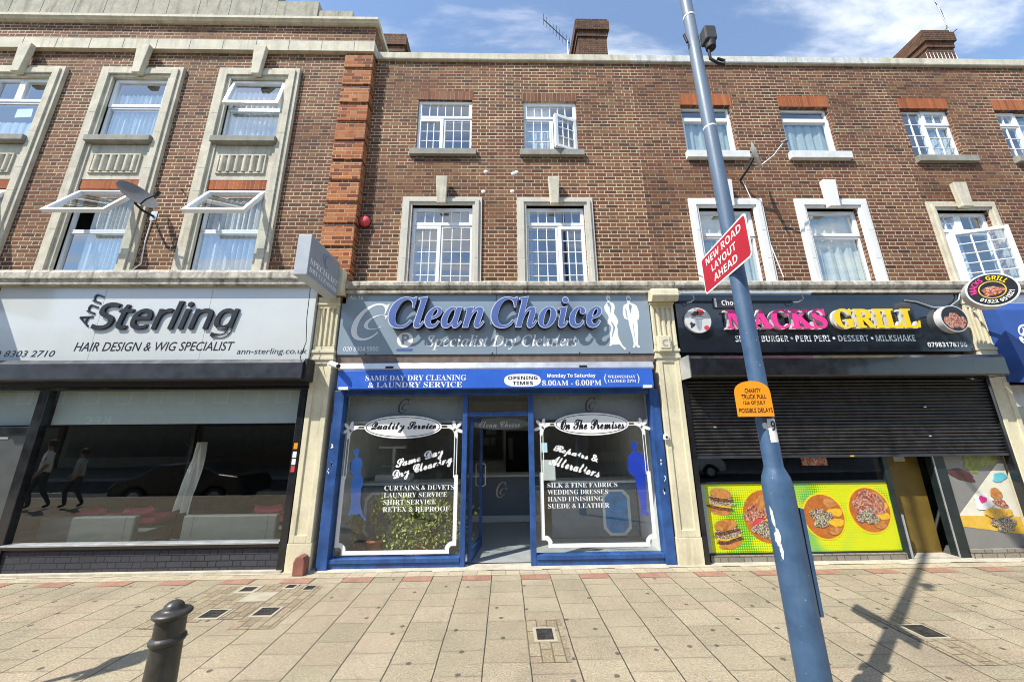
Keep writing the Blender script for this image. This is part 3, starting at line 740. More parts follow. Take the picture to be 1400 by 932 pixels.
def surround(B, x0, x1, z1, ix0, ix1, iz1, m, key, ky):
    t = MB(); e = .055
    for o, yy, (a, b, c) in ((0, -.03, (x0, x1, z1)), (1, -.06, (x0+e, x1-e, z1-e)), (2, -.035, (ix0-.045, ix1+.045, iz1+.045))):
        a2, b2, c2 = ((x0+e, x1-e, z1-e), (ix0-.045, ix1+.045, iz1+.045), (ix0, ix1, iz1))[o]
        t.box(a, a2-.001, yy, .08, 4.2, c); t.box(b2+.001, b, yy, .08, 4.2, c); t.box(a2-.001, b2+.001, yy, .08, c2, c)
    t.m = 1
    for zj in (4.75, 5.3): t.box(x0+e+.01, ix0-.05, -.0618, -.05, zj, zj+.005); t.box(ix1+.05, x1-e-.01, -.0618, -.05, zj, zj+.005)
    s = t.build('window_surround', [m, m_sill], B, bevel=.004)
    k0, k1, k2, k3, kz0, kz1 = key
    t = MB(); t.prism([(k2, kz0), (k3, kz0), (k1, kz1), (k0, kz1)], (0, -.055, 0), (1, 0, 0), (0, 0, 1), 0, .085); t.build('keystone', m if m is not m_stone_c else m_stone, s, bevel=.012)
    return s
cu = [(-1.67, -.62, 7.0, 8.19), (.39, 1.43, 7.0, 8.17)]
cl = [(-1.65, -.57, 4.2, 5.82), (.40, 1.45, 4.2, 5.82)]
shell(CB, -2.62, 2.6, cu+cl, m_brick_c)
for i, (a, b, c, d) in enumerate(cu):
    BOX('soldier_brick_lintel', m_soldier2, CB, a-.03, b+.02, -.006, .12, d+.002, d+.21)
    mid = a+.50; tr = c+.775
    top = (a, b, tr, d, True, 6, 1, 0)
    if i == 0:
        w = window(CB, a, b, c, d, .05, [top, (a, mid, c, tr, True, 3, 3, 0), (mid, b, c, tr, False, 3, 3, 0)], sill=(a-.10, b+.10, 6.87, 7.0, -.07, m_sill))
    else:
        w = window(CB, a, b, c, d, .05, [top, (a, a+.54, c, tr, False, 3, 3, 0), (a+.54, b, c, tr, False, 3, 3, 1)],
                   [(a, a+.56, c+.02, d-.05, 5, .012)], m_net, .085, sill=(a-.09, b+.09, 6.87, 7.0, -.07, m_sill))
        sash(w, a+.55, b-.01, c+.01, tr-.01, .04, 'right', 20, 3, 3)
for i, (a, b, c, d) in enumerate(cl):
    surround(CB, (-1.83, .23)[i], (-.40, 1.61)[i], 5.98, a, b, d, m_stone_c, ((-1.23, -1.02, -1.195, -1.04, 5.78, 6.34), (.80, 1.01, .83, .975, 5.78, 6.34))[i], 0)
    tr = 5.43; mid = a+(.52, .56)[i]
    ls = [(a, b, tr, d-.03, True, 6, 1, 0), (a, mid, c, tr, i == 0, 3, 5, 0), (mid, b, c, tr, i == 1, 3, 5, 0)]
    window(CB, a, b, c, d-.03, .05, ls, [((a, a+.2, c, d-.1, 2, .02) if i else (a, mid-.1, c, c+.9, 4, .012))], m_blindcloth, .2)
# white repair blobs
for x, z in ((-.34, 6.54), (.17, 6.50), (.23, 6.53), (-.38, 6.11), (.15, 6.12)):
    MB().lathe([(.001, .012), (.03, .008), (.04, 0)][::-1], (x, 0, z), 9, (0, -1, 0)).build('white_filler_patch', m_white, CB)
m_cop = m_stone_c
def coping(B, x0, x1, m): along_x([(-.05, 9.15), (-.06, 9.17), (-.06, 9.315), (.35, 9.345), (.35, 9.15)], x0, x1).build('coping', m, B)
coping(CB, -2.6, 2.6, m_stone); coping(RB, 2.6, 7.82, mat('lichen_coping', (.58, .57, .53), .9, var=.1, vs=6, grain=.5, gs=30, bump=.4, streak=.5)); coping(EB, 7.82, 15, m_stone)
cpr = [(-.18, 4.06), (-.18, 4.10), (-.15, 4.115), (-.15, 4.13), (-.20, 4.15), (-.215, 4.18), (-.215, 4.235), (-.19, 4.26), (0, 4.33), (.0, 4.06)]
for B, x0, x1 in ((CB, -2.60, 2.6), (RB, 2.6, 7.82), (EB, 7.82, 15)):
    c_ = along_x(cpr, x0, x1).build('cornice', m_cornice, B)
pilaster(RB, 2.42, 2.79, console=True); pilaster(EB, 7.74, 8.06)

ru = [(3.51, 4.51, 7.0, 8.11), (5.50, 6.49, 7.0, 8.09)]
rl = [(3.54, 4.56, 4.2, 5.78), (5.54, 6.51, 4.2, 5.78)]
shell(RB, 2.6, 7.82, ru+rl, m_brick_r)
for i, (a, b, c, d) in enumerate(ru):
    BOX('soldier_brick_lintel', m_soldier, RB, a-.0, b+.04, -.006, .12, d+.012, d+.27)
    w = window(RB, a, b, c, d, .07, [(a, b, 7.84, d, False, 1, 1, 0), (a, b, c, 7.84, True, 1, 1, 0)],
           [(a, b, c, d-.32, 5, .02)], m_net2, .085, sill=(a-.04, b+.16, 6.83, 6.985, -.08, m_whitesill))
for i, (a, b, c, d) in enumerate(rl):
    surround(RB, (3.38, 5.36)[i], (4.75, 6.71)[i], 5.97, a, b, d, m_white_stone, ((3.94, 4.18, 3.96, 4.15, 5.74, 6.30), (5.87, 6.12, 5.89, 6.09, 5.74, 6.30))[i], 0)
    w = window(RB, a, b, c, d-.02, .07, [(a, b, 5.24, d-.02, True, 1, 1, 0), (a, b, c, 5.24, False, 1, 1, 0)], [(a, b, c, d, 5, .025)], m_net2, .085)
eu = [(7.96, 8.96, 6.92, 8.07), (9.91, 10.9, 6.92, 8.05), (11.9, 12.9, 6.92, 8.05)]
el = [(7.98, 8.98, 4.2, 5.75), (9.92, 10.95, 4.2, 5.75)]
shell(EB, 7.82, 15, eu+el, m_brick_r, sideR=True)
for i, (a, b, c, d) in enumerate(eu):
    BOX('soldier_brick_lintel', m_soldier, EB, a-.0, b+.02, -.006, .12, d+.012, d+.26)
    mid = a+.48; f = (mid, b) if i == 0 else (a, mid)
    g = (a, mid) if i == 0 else (mid, b)
    window(EB, a, b, c, d, .07, [(g[0], g[1], c, d, False, 2, 4, 0), (f[0], f[1], c+.8, d, True, 2, 1, 0), (f[0], f[1], c, c+.8, False, 2, 3, 0)],
           [(b-.35, b, c, d-.1, 3, .02)], m_net, .085, sill=(a-.02, b+.15, 6.78, 6.915, -.08, m_sill))
for i, (a, b, c, d) in enumerate(el):
    surround(EB, (7.84, 9.78)[i], (9.14, 11.08)[i], 5.92, a, b, d, m_stone, ((8.34, 8.58, 8.36, 8.56, 5.75, 6.26), (10.33, 10.57, 10.35, 10.55, 5.7, 6.24))[i], 0)
    w = window(EB, a, b, c, d-.02, .07, [(a, a+.45, 5.33, d-.02, True, 2, 2, 0), (a+.45, b, 5.33, d-.02, True, 2, 1, 0), (a, a+.2, c, 5.33, False, 1, 3, 0), (a+.2, b, c, 5.33, False, 1, 1, 1)], [(a, a+.5, c, d, 4, .02)], m_net, .085)
    sash(w, a+.2, b-.01, c+.05, 5.32, .05, 'left', 20, 3, 5)
# chimneys
def chimney(B, x0, x1, y0, y1, z1, m=m_brick_ch):
    t = MB(); t.box(x0+.05, x1-.05, y0+.05, y1-.05, 9, z1-.62); t.box(x0+.02, x1-.02, y0+.02, y1-.02, z1-.62, z1-.42)
    t.box(x0-.03, x1+.03, y0-.03, y1+.03, z1-.42, z1-.10); t.box(x0+.0, x1+.0, y0+.0, y1-.0, z1-.10, z1)
    ch = t.build('chimney', m, B)
    t = MB()
    for k in range(3):
        yy = y0+(y1-y0)*(k+.5)/3; t.lathe([(.12, z1), (.14, z1+.06), (.11, z1+.10), (.10, z1+.16)], ((x0+x1)/2, yy, 0), 12)
    return ch
chimney(CB, 2.07, 2.98, 2.0, 3.2, 13.33); chimney(LB, -3.42, -2.72, 2.0, 3.2, 12.68)
chimney(EB, 12.15, 13.02, 2.0, 2.95, 13.08)
t = MB(); t.box(-2.6, 15, .36, 9, 9.0, 9.12); t.build('flat_roof', m_sill, CB)
t = MB()
for i in range(9):
    x = 8.95+.08*i; t.cyl((x, .0, 9.33), (x-.05, -.03, 9.52), .008, .003, 5)
tag(t.build('bird_spikes', m_white, base=(9.2, 0, 9.33)), 'row of white bird spikes on the parapet below the right-hand chimney', 'bird spikes')

# ------------------------------------------------------------ hair salon (left shop)
def k_(Ym, Y): return (5.8+Y)/(5.8+Ym)
def rz(box, Ym, Y):
    f = k_(Ym, Y); return (box[0]*f, box[1]*f, 1.8+(box[2]-1.8)*f, 1.8+(box[3]-1.8)*f)
YS = -.20
S = thing('shop_sign', 'long pale grey fascia sign of the hair salon with raised black lettering', 'shop sign', (-5.5, -.2, 3.0), 'fascia signs over the shops')
for a_, e_ in ((-8.07, -6.402), (-6.398, -4.722), (-4.718, -3.05)): MB().box(a_, e_, YS, -.02, 2.955, 4.168).build('panel', m_asfascia, S, bevel=.002)
def raised(par, name, text, box, Ym, yb, depth, face, side, sty=None, **kw):
    """raised letters: body in side colour with a thin face"""
    b = rz(box, Ym, yb-depth); t = MB()
    lettering(par, name, text, b, yb-depth/2, None, sty, depth=depth, mb=t, mi=0, **kw)
    lettering(par, name, text, b, yb-depth-.001, None, sty, mb=t, mi=1, **kw)
    return t.build(name, [side, face], par)
raised(S, 'lettering', 'Sterling', (-6.53, -4.27, 3.32, 3.93), -.17, YS, .03, m_ink, m_char, 'n', shear=.20, offset=.015)
raised(S, 'lettering', 'Ann', rz((-6.88, -6.34, 3.69, 3.88), -.17, YS), YS, YS, .014, m_ink, m_char, 'n', rot=76, shear=.1)
lettering(S, 'lettering', 'HAIR DESIGN & WIG SPECIALIST', rz((-6.68, -4.24, 3.105, 3.25), -.17, YS), YS-.002, m_ink, None, shear=.2, offset=.006)
lettering(S, 'lettering', 'ann-sterling.co.uk', rz((-4.18, -3.10, 3.02, 3.14), -.17, YS), YS-.002, m_ink, None, shear=.15)
lettering(S, 'lettering', '020 8303 2710', rz((-8.02, -6.95, 3.02, 3.12), -.17, YS), YS-.002, m_ink, None, shear=.2, offset=.006)
S = thing('shutter_housing', 'long charcoal shutter box above the hair salon window', 'shutter box', (-5.5, -.2, 2.6), 'shutter boxes over the shops')
t = MB(); along_x([(-.20, 2.62), (-.41, 2.62), (-.42, 2.64), (-.42, 2.86), (-.36, 2.925), (-.20, 2.925)][::-1], -8.06, -3.0, t); t.build('housing', m_char, S)
t = MB(); t.box(-3.0, -2.955, -.38, -.16, 2.60, 2.93); t.build('end_bracket', m_blackm, S, bevel=.006)
BOX('guide', m_blackm, S, -8.0, -3.03, -.2, -.05, 2.555, 2.618)

S = thing('shopfront', 'black framed hair salon shopfront with a large window over a painted grey brick riser', 'shopfront', (-5.5, 0, 0), 'shopfronts along the pavement')
t = MB(); yf0, yf1 = -.15, -.05
t.box(-8.06, -3.0, yf0, yf1, 2.50, 2.554); t.box(-3.135, -3.035, yf0-.004, yf1, .0, 2.5); t.box(-7.02, -6.88, yf0-.003, yf1, .0, 2.5); t.box(-8.06, -7.96, yf0, yf1, 0, 2.5)
t.box(-6.88, -3.135, yf0, yf1, .325, .365); t.box(-7.96, -7.02, yf0, yf1, 1.86, 1.97)
t.build('frame', m_black, S, bevel=.005)
BOX('riser', m_riser, S, -6.88, -3.135, -.115, .0, 0, .324)
BOX('sill', m_alu, S, -6.88, -3.135, -.175, -.04, .366, .392, bevel=.004)
BOX('plinth', m_concrete, S, -8.06, -3.05, -.19, -.1, 0, .035)
t = MB(); t.face([(-6.88, -.1, .39), (-3.135, -.1, .39), (-3.135, -.1, 2.5), (-6.88, -.1, 2.5)]); t.build('window_pane', m_shopglass, S)
t = MB(); t.face([(-7.96, -.1, 1.97), (-7.02, -.1, 1.97), (-7.02, -.1, 2.5), (-7.96, -.1, 2.5)]); t.build('transom_pane', m_shopglass, S)
d = BOX('door', mat('dark_grey_door', (.07, .075, .075), .4, var=.1), S, -7.958, -7.022, -.12, -.06, .02, 1.858)
BOX('door_strip', m_alu, d, -7.956, -7.3, -.128, -.119, 1.80, 1.83)
t = MB(); t.box(-7.62, -7.40, -.150, -.119, 1.28, 1.66); kp = t.build('entry_panel', m_blackm, d, bevel=.008)
for i in range(5):
    for j in range(2): BOX('button', m_alu, d, -7.55+.08*j-.012, -7.55+.08*j+.012, -.1545, -.149, 1.36+.055*i, 1.38+.055*i)
BOX('blind', m_blind, S, -6.87, -3.14, -.02, -.016, 2.0, 2.5)
BOX('blind', m_blind, S, -7.95, -7.03, -.02, -.016, 2.0, 2.5)
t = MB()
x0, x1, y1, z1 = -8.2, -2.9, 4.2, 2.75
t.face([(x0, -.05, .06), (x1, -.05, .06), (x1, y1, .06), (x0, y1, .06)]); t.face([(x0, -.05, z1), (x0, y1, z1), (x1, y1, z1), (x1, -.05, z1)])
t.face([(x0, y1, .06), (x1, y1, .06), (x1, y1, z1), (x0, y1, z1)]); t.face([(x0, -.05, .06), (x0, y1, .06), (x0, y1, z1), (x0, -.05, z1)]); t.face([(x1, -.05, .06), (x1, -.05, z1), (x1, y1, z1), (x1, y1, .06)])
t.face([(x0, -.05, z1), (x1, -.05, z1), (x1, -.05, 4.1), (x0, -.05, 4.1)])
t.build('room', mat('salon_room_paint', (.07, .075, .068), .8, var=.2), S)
for z, m in ((1.62, m_orange), (1.50, m_white), (1.40, m_white), (1.30, m_red)): BOX('sticker', m, S, -3.115, -3.06, -.1565, -.153, z, z+.085)
# salon things
def bench(x0, x1, label):
    b = thing('bench_seat', label, 'bench', ((x0+x1)/2, .4, .06), 'grey benches in the salon window')
    t = MB(); t.box(x0, x1, .20, .30, .10, .67); t.build('backrest', m_sofa, b, bevel=.02)
    for s in (x0+.36*(x1-x0)*.3, x1-.1*(x1-x0)): BOX('seam', m_dark, b, s-.006, s+.006, .1965, .21, .12, .66)
    t = MB(); t.box(x0, x1, .305, .80, .25, .42); t.build('seat', m_sofa, b, bevel=.03)
    t = MB(); t.box(x0+.05, x1-.05, .33, .75, .06, .249); t.build('base', m_blackm, b)
bench(-6.88, -5.50, 'long grey vinyl bench back against the salon window, left of the hanging white cape')
bench(-4.80, -3.42, 'long grey vinyl bench back against the salon window, right of the hanging white cape')
def redseat(x, label, w=.40):
    b = thing('salon_chair', label, 'chair', (x, .85, .06), 'red salon chairs behind the window benches')
    t = MB(); t.grid(lambda u, v: (x-w/2+w*u, .62+.05*math.sin(v*3.14), .62+.10*v+.03*(2*u-1)**2), 10, 6); t.box(x-w/2+.01, x+w/2-.01, .66, .72, .60, .70); t.build('backrest', m_cushion, b, bevel=.01)
    t = MB(); t.box(x-w/2, x+w/2, .72, 1.15, .46, .56); t.build('seat', m_cushion, b, bevel=.03)
    t = MB(); t.cyl((x, .93, .06), (x, .93, .47), .03); t.cyl((x, .93, .062), (x, .93, .09), .2, n=20); t.build('pedestal', m_chrome, b)
redseat(-6.64, 'red salon chair behind the left grey bench, nearer the door')
redseat(-5.90, 'red salon chair behind the left grey bench, nearer the white cape', .44)
redseat(-3.84, 'red salon chair behind the right grey bench', .44)
b = thing('coat_stand', 'thin dark coat stand in the salon window holding the white cape', 'coat stand', (-5.40, .75, .06))
t = MB(); t.cyl((-5.40, .75, .06), (-5.32, .75, 1.75), .018, n=8); t.build('pole', m_blackm, b)
for i in range(3):
    a = i*2.09+.5; MB().tube([(-5.40, .75, .22), (-5.40+.12*math.cos(a), .75+.12*math.sin(a), .20), (-5.40+.25*math.cos(a), .75+.25*math.sin(a), .07)], .012, 6).build('foot', m_chrome, b)
for i in range(3):
    a = i*2.09+1.2; MB().tube([(-5.32, .75, 1.68), (-5.32+.07*math.cos(a), .75+.07*math.sin(a), 1.66), (-5.32+.13*math.cos(a), .75+.13*math.sin(a), 1.74)], .008, 6).build('hook', m_blackm, b)
t = MB()
def cape(u, v):
    w = (.04+.085*min(1, v*1.5))*(1+.15*math.sin(v*6)); xx = -5.08-.10*v+w*(u-.5)*2*(1 if v < .85 else 1.0)
    return (xx, .62+.05*math.sin(u*14+v*3)+.03*math.cos(u*25), 1.72-1.02*v - (.08*abs(u-.5) if v > .9 else 0) - .05*(u > .5)*v)
t.grid(cape, 26, 18); tag(t.build('hanging_cape', m_cape, base=(-5.1, .62, .7)), 'white hairdressing cape hanging in the dark salon window', 'cape')
b = thing('wall_mirror', 'tall pale mirror strip on the dark salon back wall', 'mirror', (-3.75, 4.1, .8))
MB().rectframe(-4.1, -3.55, .7, 2.3, 4.13, 4.19, .06).build('frame', m_blackm, b); BOX('glass', m_alu, b, -4.04, -3.61, 4.15, 4.18, .76, 2.24)

# projecting sign of the dry cleaners
b = thing('projecting_sign', 'grey box sign of the dry cleaners projecting over the pavement beside the orange brick strip', 'projecting sign', (-2.76, -.2, 3.9), 'projecting shop signs')
MB().box(-2.86, -2.675, -1.20, -.30, 3.92, 4.52).build('box', m_grey, b, bevel=.006)
BOX('face', m_greyd, b, -2.675, -2.672, -1.185, -.315, 3.935, 4.505)
pl = ((0, 1, 0), (0, 0, 1))
lettering(b, 'lettering', 'SPECIALIST', (-1.16, -.34, 4.10, 4.19), 0, m_white, 'sb', plane=pl, origin=(-2.6705, 0, 0))
lettering(b, 'lettering', 'DRY CLEANERS', (-1.16, -.34, 3.99, 4.06), 0, m_white, 'sb', plane=pl, origin=(-2.6705, 0, 0))
for q, (a0, z0, s) in enumerate(((-.80, 4.24, .17), (-.86, 4.29, .12))): lettering(b, 'emblem', 'C', (a0, a0+s*.9, z0, z0+s*1.2), 0, m_cblue, 'si', plane=pl, origin=(-2.6705-.001*q+.001, 0, 0))
t = MB(); t.box(-2.80, -2.73, -.31, .0, 4.30, 4.36); t.box(-2.80, -2.73, -.31, .0, 4.02, 4.07); t.build('bracket', m_blackm, b)
MB().tube([(-3.12, -.28, 4.1), (-3.10, -.30, 3.6), (-3.06, -.30, 3.2), (-3.05, -.42, 2.95), (-3.03, -.25, 2.6)], .006, 6).build('cable', m_blackm, b)
# projecting sign of the salon, just out of frame on the left, throws the shadow on the salon fascia
b = thing('projecting_sign', 'projecting sign box of the hair salon at the far left edge', 'projecting sign', (-8.6, -.2, 4.0), 'projecting shop signs')
MB().box(-8.55, -8.41, -1.15, -.28, 3.9, 4.6).build('box', m_grey, b, bevel=.006); BOX('bracket', m_blackm, b, -8.51, -8.45, -.29, -.05, 4.2, 4.3)

# ------------------------------------------------------------ dry cleaners (middle shop)
YC = -.12
S = thing('shop_sign', 'blue grey fascia sign of the dry cleaners with raised blue italic lettering and white couple', 'shop sign', (-.1, -.12, 3.0), 'fascia signs over the shops')
MB().box(-2.66, -.135, YC, -.01, 3.04, 4.10).build('panel', m_ccfascia, S, bevel=.003)
MB().box(-.130, 2.40, YC, -.01, 3.04, 4.10).build('panel', m_ccfascia, S, bevel=.003)
for x in (-2.2, -.2, 1.2, 2.0): MB().cyl((x, -.125, 3.055), (x, -.11, 3.055), .012, n=8).build('screw', m_blackm, S)
def clean(text, box):
    fl, fh = .014, .012
    b = rz(box, -.3, -.25); t = MB()
    big = (b[0]-.014, b[1]+.014, b[2]-.014, b[3]+.014)
    lettering(S, '', text, big, -.195, None, 'sbi', depth=.095, mb=t, mi=0, offset=.014)
    lettering(S, '', text, big, -.2445, None, 'sbi', mb=t, mi=1, offset=.014)
    lettering(S, '', text, b, -.2465, None, 'sbi', mb=t, mi=2, offset=-.0)
    t.build('raised_lettering', [m_navy, m_edge, m_cblue], S)
clean('Clean', (-1.83, -.33, 3.43, 3.945)); clean('Choice', (-.21, 1.55, 3.43, 3.945))
y = YC-.002
lettering(S, 'lettering', 'Specialist Dry Cleaners', (-1.26, 1.17, 3.11, 3.36), y, m_white, 'si', offset=.006)
lettering(S, 'lettering', 'No 16', (-2.55, -2.33, 3.965, 4.035), y, m_white, 'si', offset=.004)
lettering(S, 'lettering', '020 8304 5900', (-2.56, -2.01, 3.10, 3.17), y, m_white, 'i', offset=.004)
lettering(S, 'emblem', 'C', (-2.47, -1.88, 3.27, 3.90), y, m_white, 'si', shear=.2); lettering(S, 'emblem', 'C', (-2.27, -1.89, 3.45, 3.70), y-.0015, m_white, 'si', shear=.2)
poly_obj(S, 'parking_roundel', ell(-1.595, 3.28, .128, .128), y+.002, m_white, .003); lettering(S, 'lettering', 'P', (-1.65, -1.53, 3.20, 3.37), y-.004, m_ccfascia, 'b', offset=.01)
poly_obj(S, 'blue_bar', [(-1.72, 3.10), (-1.47, 3.10), (-1.47, 3.135), (-1.72, 3.135)], y+.002, m_cblue, .003)
LADY = [(.10, 1.0), (.14, .985), (.155, .95), (.15, .92), (.13, .895), (.14, .87), (.19, .85), (.215, .82), (.22, .76), (.205, .70), (.20, .65), (.24, .58), (.26, .52), (.255, .47), (.23, .44), (.24, .36), (.235, .28), (.25, .20), (.30, .08), (.36, .02), (.33, .0), (.28, .06), (.24, .10), (.20, .09), (.15, .09), (.11, .085), (.085, .06), (.07, .08), (.09, .13), (.10, .25), (.085, .38), (.09, .45), (.075, .52), (.10, .58), (.085, .63), (.04, .70), (.03, .78), (.07, .84), (.095, .865), (.10, .89), (.075, .92), (.07, .96)]
MAN = [(.09, 1.0), (.13, .99), (.15, .955), (.145, .91), (.125, .88), (.13, .86), (.20, .835), (.25, .80), (.275, .70), (.28, .60), (.255, .52), (.235, .53), (.235, .46), (.23, .30), (.215, .15), (.205, .06), (.24, .03), (.235, .01), (.20, .0), (.175, .03), (.17, .08), (.165, .06), (.15, .02), (.115, .0), (.105, .02), (.13, .07), (.12, .2), (.085, .4), (.07, .53), (.03, .535), (0, .56), (-.02, .64), (-.01, .74), (.01, .81), (.07, .845), (.09, .86), (.085, .88), (.07, .91), (.065, .96)]
def fig(par, name, P, x, z0, h, y, m, d=.002, sx=1.): return poly_obj(par, name, [(x+a*h*sx, z0+b*h) for a, b in P], y, m, d)
f = fig(S, 'lady_figure', LADY, 1.62, 3.10, .94, YC, m_white)
g = fig(S, 'man_figure', MAN, 1.97, 3.13, .90, YC, m_white)
fc = lambda P, x, z0, h, par: poly_obj(par, 'shade_detail', [(x+a*h, z0+b*h) for a, b in P], YC-.002, m_ccfascia, .001)
fc([(.105, .945), (.13, .945), (.135, .91), (.115, .90)], 1.62, 3.10, .94, f); fc([(.15, .50), (.20, .40), (.13, .22), (.12, .22), (.165, .40), (.13, .50)], 1.62, 3.10, .94, f)
fc([(.09, .86), (.13, .86), (.16, .78), (.135, .66), (.125, .78), (.10, .80)], 1.62, 3.10, .94, f)
fc([(.085, .955), (.13, .955), (.135, .91), (.11, .89), (.09, .91)], 1.97, 3.13, .90, g); fc([(.12, .84), (.16, .80), (.12, .64), (.10, .78)], 1.97, 3.13, .90, g)
fc([(.145, .46), (.155, .46), (.165, .12), (.16, .12)], 1.97, 3.13, .90, g); fc([(.03, .76), (.05, .72), (.06, .56), (.045, .56)], 1.97, 3.13, .90, g)
b = BOX('fascia_board', m_wood, CB, -2.66, 2.40, -.10, .0, 2.905, 3.036)
S = thing('shutter_housing', 'slim silver shutter box between the two signs of the dry cleaners', 'shutter box', (-.1, -.2, 2.75), 'shutter boxes over the shops')
t = MB(); along_x([(-.08, 2.775), (-.215, 2.775), (-.225, 2.80), (-.20, 2.885), (-.15, 2.90), (-.08, 2.90)][::-1], -2.56, 2.33, t); t.build('housing', m_alu, S)
for x in (-1.78, 1.22): BOX('lock', m_blackm, S, x-.06, x+.06, -.228, -.2, 2.80, 2.835)
b = thing('security_camera', 'small white security camera at the top left corner of the dry cleaners front', 'camera', (-2.6, -.2, 2.86))
MB().cyl((-2.68, -.22, 2.885), (-2.50, -.36, 2.815), .042, .040, 12).build('body', m_white, b); MB().cyl((-2.505, -.357, 2.817), (-2.488, -.37, 2.81), .03, .03, 12).build('lens', m_blackm, b); MB().cyl((-2.63, -.10, 2.86), (-2.62, -.25, 2.86), .015).build('arm', m_white, b)

S = thing('shop_sign', 'narrow blue board sign under the silver shutter box with white opening times', 'shop sign', (-.1, -.24, 2.5), 'fascia signs over the shops')
MB().box(-2.54, 2.29, -.25, -.06, 2.485, 2.765).build('panel', m_band, S, bevel=.004)
y = -.252
lettering(S, 'lettering', 'SAME DAY DRY CLEANING', (-2.12, -.59, 2.605, 2.69), y, m_white, 'sb'); lettering(S, 'lettering', '& LAUNDRY SERVICE', (-2.07, -.65, 2.50, 2.585), y, m_white, 'sb')
t = MB(); t.prism([(.27+.28*math.copysign(abs(math.cos(a))**.6, math.cos(a)), 2.60+.098*math.copysign(abs(math.sin(a))**.8, math.sin(a))) for a in [2*math.pi*i/40 for i in range(40)]], (0, -.25, 0), (1, 0, 0), (0, 0, 1), 0, .002); t.build('white_oval', m_white, S)
lettering(S, 'lettering', 'OPENING', (.05, .50, 2.61, 2.665), y-.002, m_ink, 'b'); lettering(S, 'lettering', 'TIMES', (.12, .43, 2.53, 2.585), y-.002, m_ink, 'b')
lettering(S, 'lettering', 'Monday To Saturday', (.65, 1.40, 2.625, 2.70), y, m_white, 'b', offset=.01); lettering(S, 'lettering', '8.00AM - 6.00PM', (.57, 1.48, 2.515, 2.60), y, m_white, 'sb')
lettering(S, 'lettering', 'WEDNESDAY', (1.585, 2.02, 2.625, 2.67), y, m_white, 'sb'); lettering(S, 'lettering', 'CLOSED 2PM', (1.585, 2.02, 2.56, 2.605), y, m_white, 'sb')
lettering(S, 'lettering', '(', (1.53, 1.565, 2.54, 2.69), y, m_white); lettering(S, 'lettering', ')', (2.04, 2.075, 2.54, 2.69), y, m_white)
for x in (-2.44, 2.19): BOX('end_tab', m_white, S, x-.07, x+.07, -.256, -.2, 2.475, 2.515)

S = thing('shopfront', 'royal blue framed shopfront of the dry cleaners with open glass door between two windows', 'shopfront', (-.1, 0, 0), 'shopfronts along the pavement')
t = MB()
t.box(-2.62, -2.47, -.12, .06, 0, 2.48); t.box(2.26, 2.405, -.12, .06, 0, 2.48)                      # jambs
t.box(-2.47, 2.26, -.10, .06, 2.40, 2.478)
t.box(-2.47, -.65, -.07, .05, 0, .075); t.box(-2.47, -.65, -.09, .045, .076, .135); t.box(.44, 2.26, -.07, .05, 0, .085); t.box(.44, 2.26, -.09, .045, .086, .145)
t.box(-.65, -.575, -.075, .055, 0, 2.40); t.box(.36, .44, -.075, .055, 0, 2.40); t.box(-.575, .36, -.06, .05, 2.075, 2.135)
t.build('frame', m_blue, S, bevel=.006)
for x, z in ((-2.57, 1.66), (-2.55, 1.40), (-2.58, 1.31), (2.33, 1.37), (2.35, 1.15), (2.335, .98)):
    poly_obj(S, 'paint_chip', [(x+random.uniform(-.03, .03)*math.cos(a), z+random.uniform(.02, .06)*math.sin(a)) for a in [i*.785 for i in range(8)]], -.12, m_white, .0015)
def pane(x0, x1, z0, z1, par): t = MB(); t.face([(x0, 0, z0), (x1, 0, z0), (x1, 0, z1), (x0, 0, z1)]); return t.build('window_pane', m_shopglass, par)
pL = pane(-2.47, -.65, .135, 2.40, S); pR = pane(.44, 2.26, .145, 2.40, S); pane(-.575, .36, 2.135, 2.40, S)
BOX('valance', m_blindg, S, -2.46, -.66, .09, .094, 2.02, 2.40); BOX('valance', m_blindg, S, .45, 2.25, .09, .094, 2.02, 2.40)
BOX('valance_rail', m_alu, S, -2.35, -.67, .08, .1, 1.985, 2.018)
def window_art(par, x0, x1, zc, title, ecx, erx):
    y = -.003
    t = MB(); t.prism(ell(ecx, zc, erx, .172, 48), (0, y, 0), (1, 0, 0), (0, 0, 1), 0, .0012); ob = t.build('white_oval', m_white, par)
    t = MB(); ringband(t, ecx, zc, erx-.025, .150, .010, y-.0022); t.build('oval_line', m_ink, par)
    return y-.0022
yy = window_art(pL, 0, 0, 1.925, '', -1.57, .595); lettering(pL, 'lettering', 'Quality Service', (-2.06, -1.07, 1.84, 2.00), yy, m_ink, 'sc', offset=.004, strike=.008)
yy = window_art(pR, 0, 0, 1.945, '', 1.35, .585); lettering(pR, 'lettering', 'On The Premises', (.86, 1.85, 1.865, 2.015), yy, m_ink, 'sc', offset=.004, strike=.008)
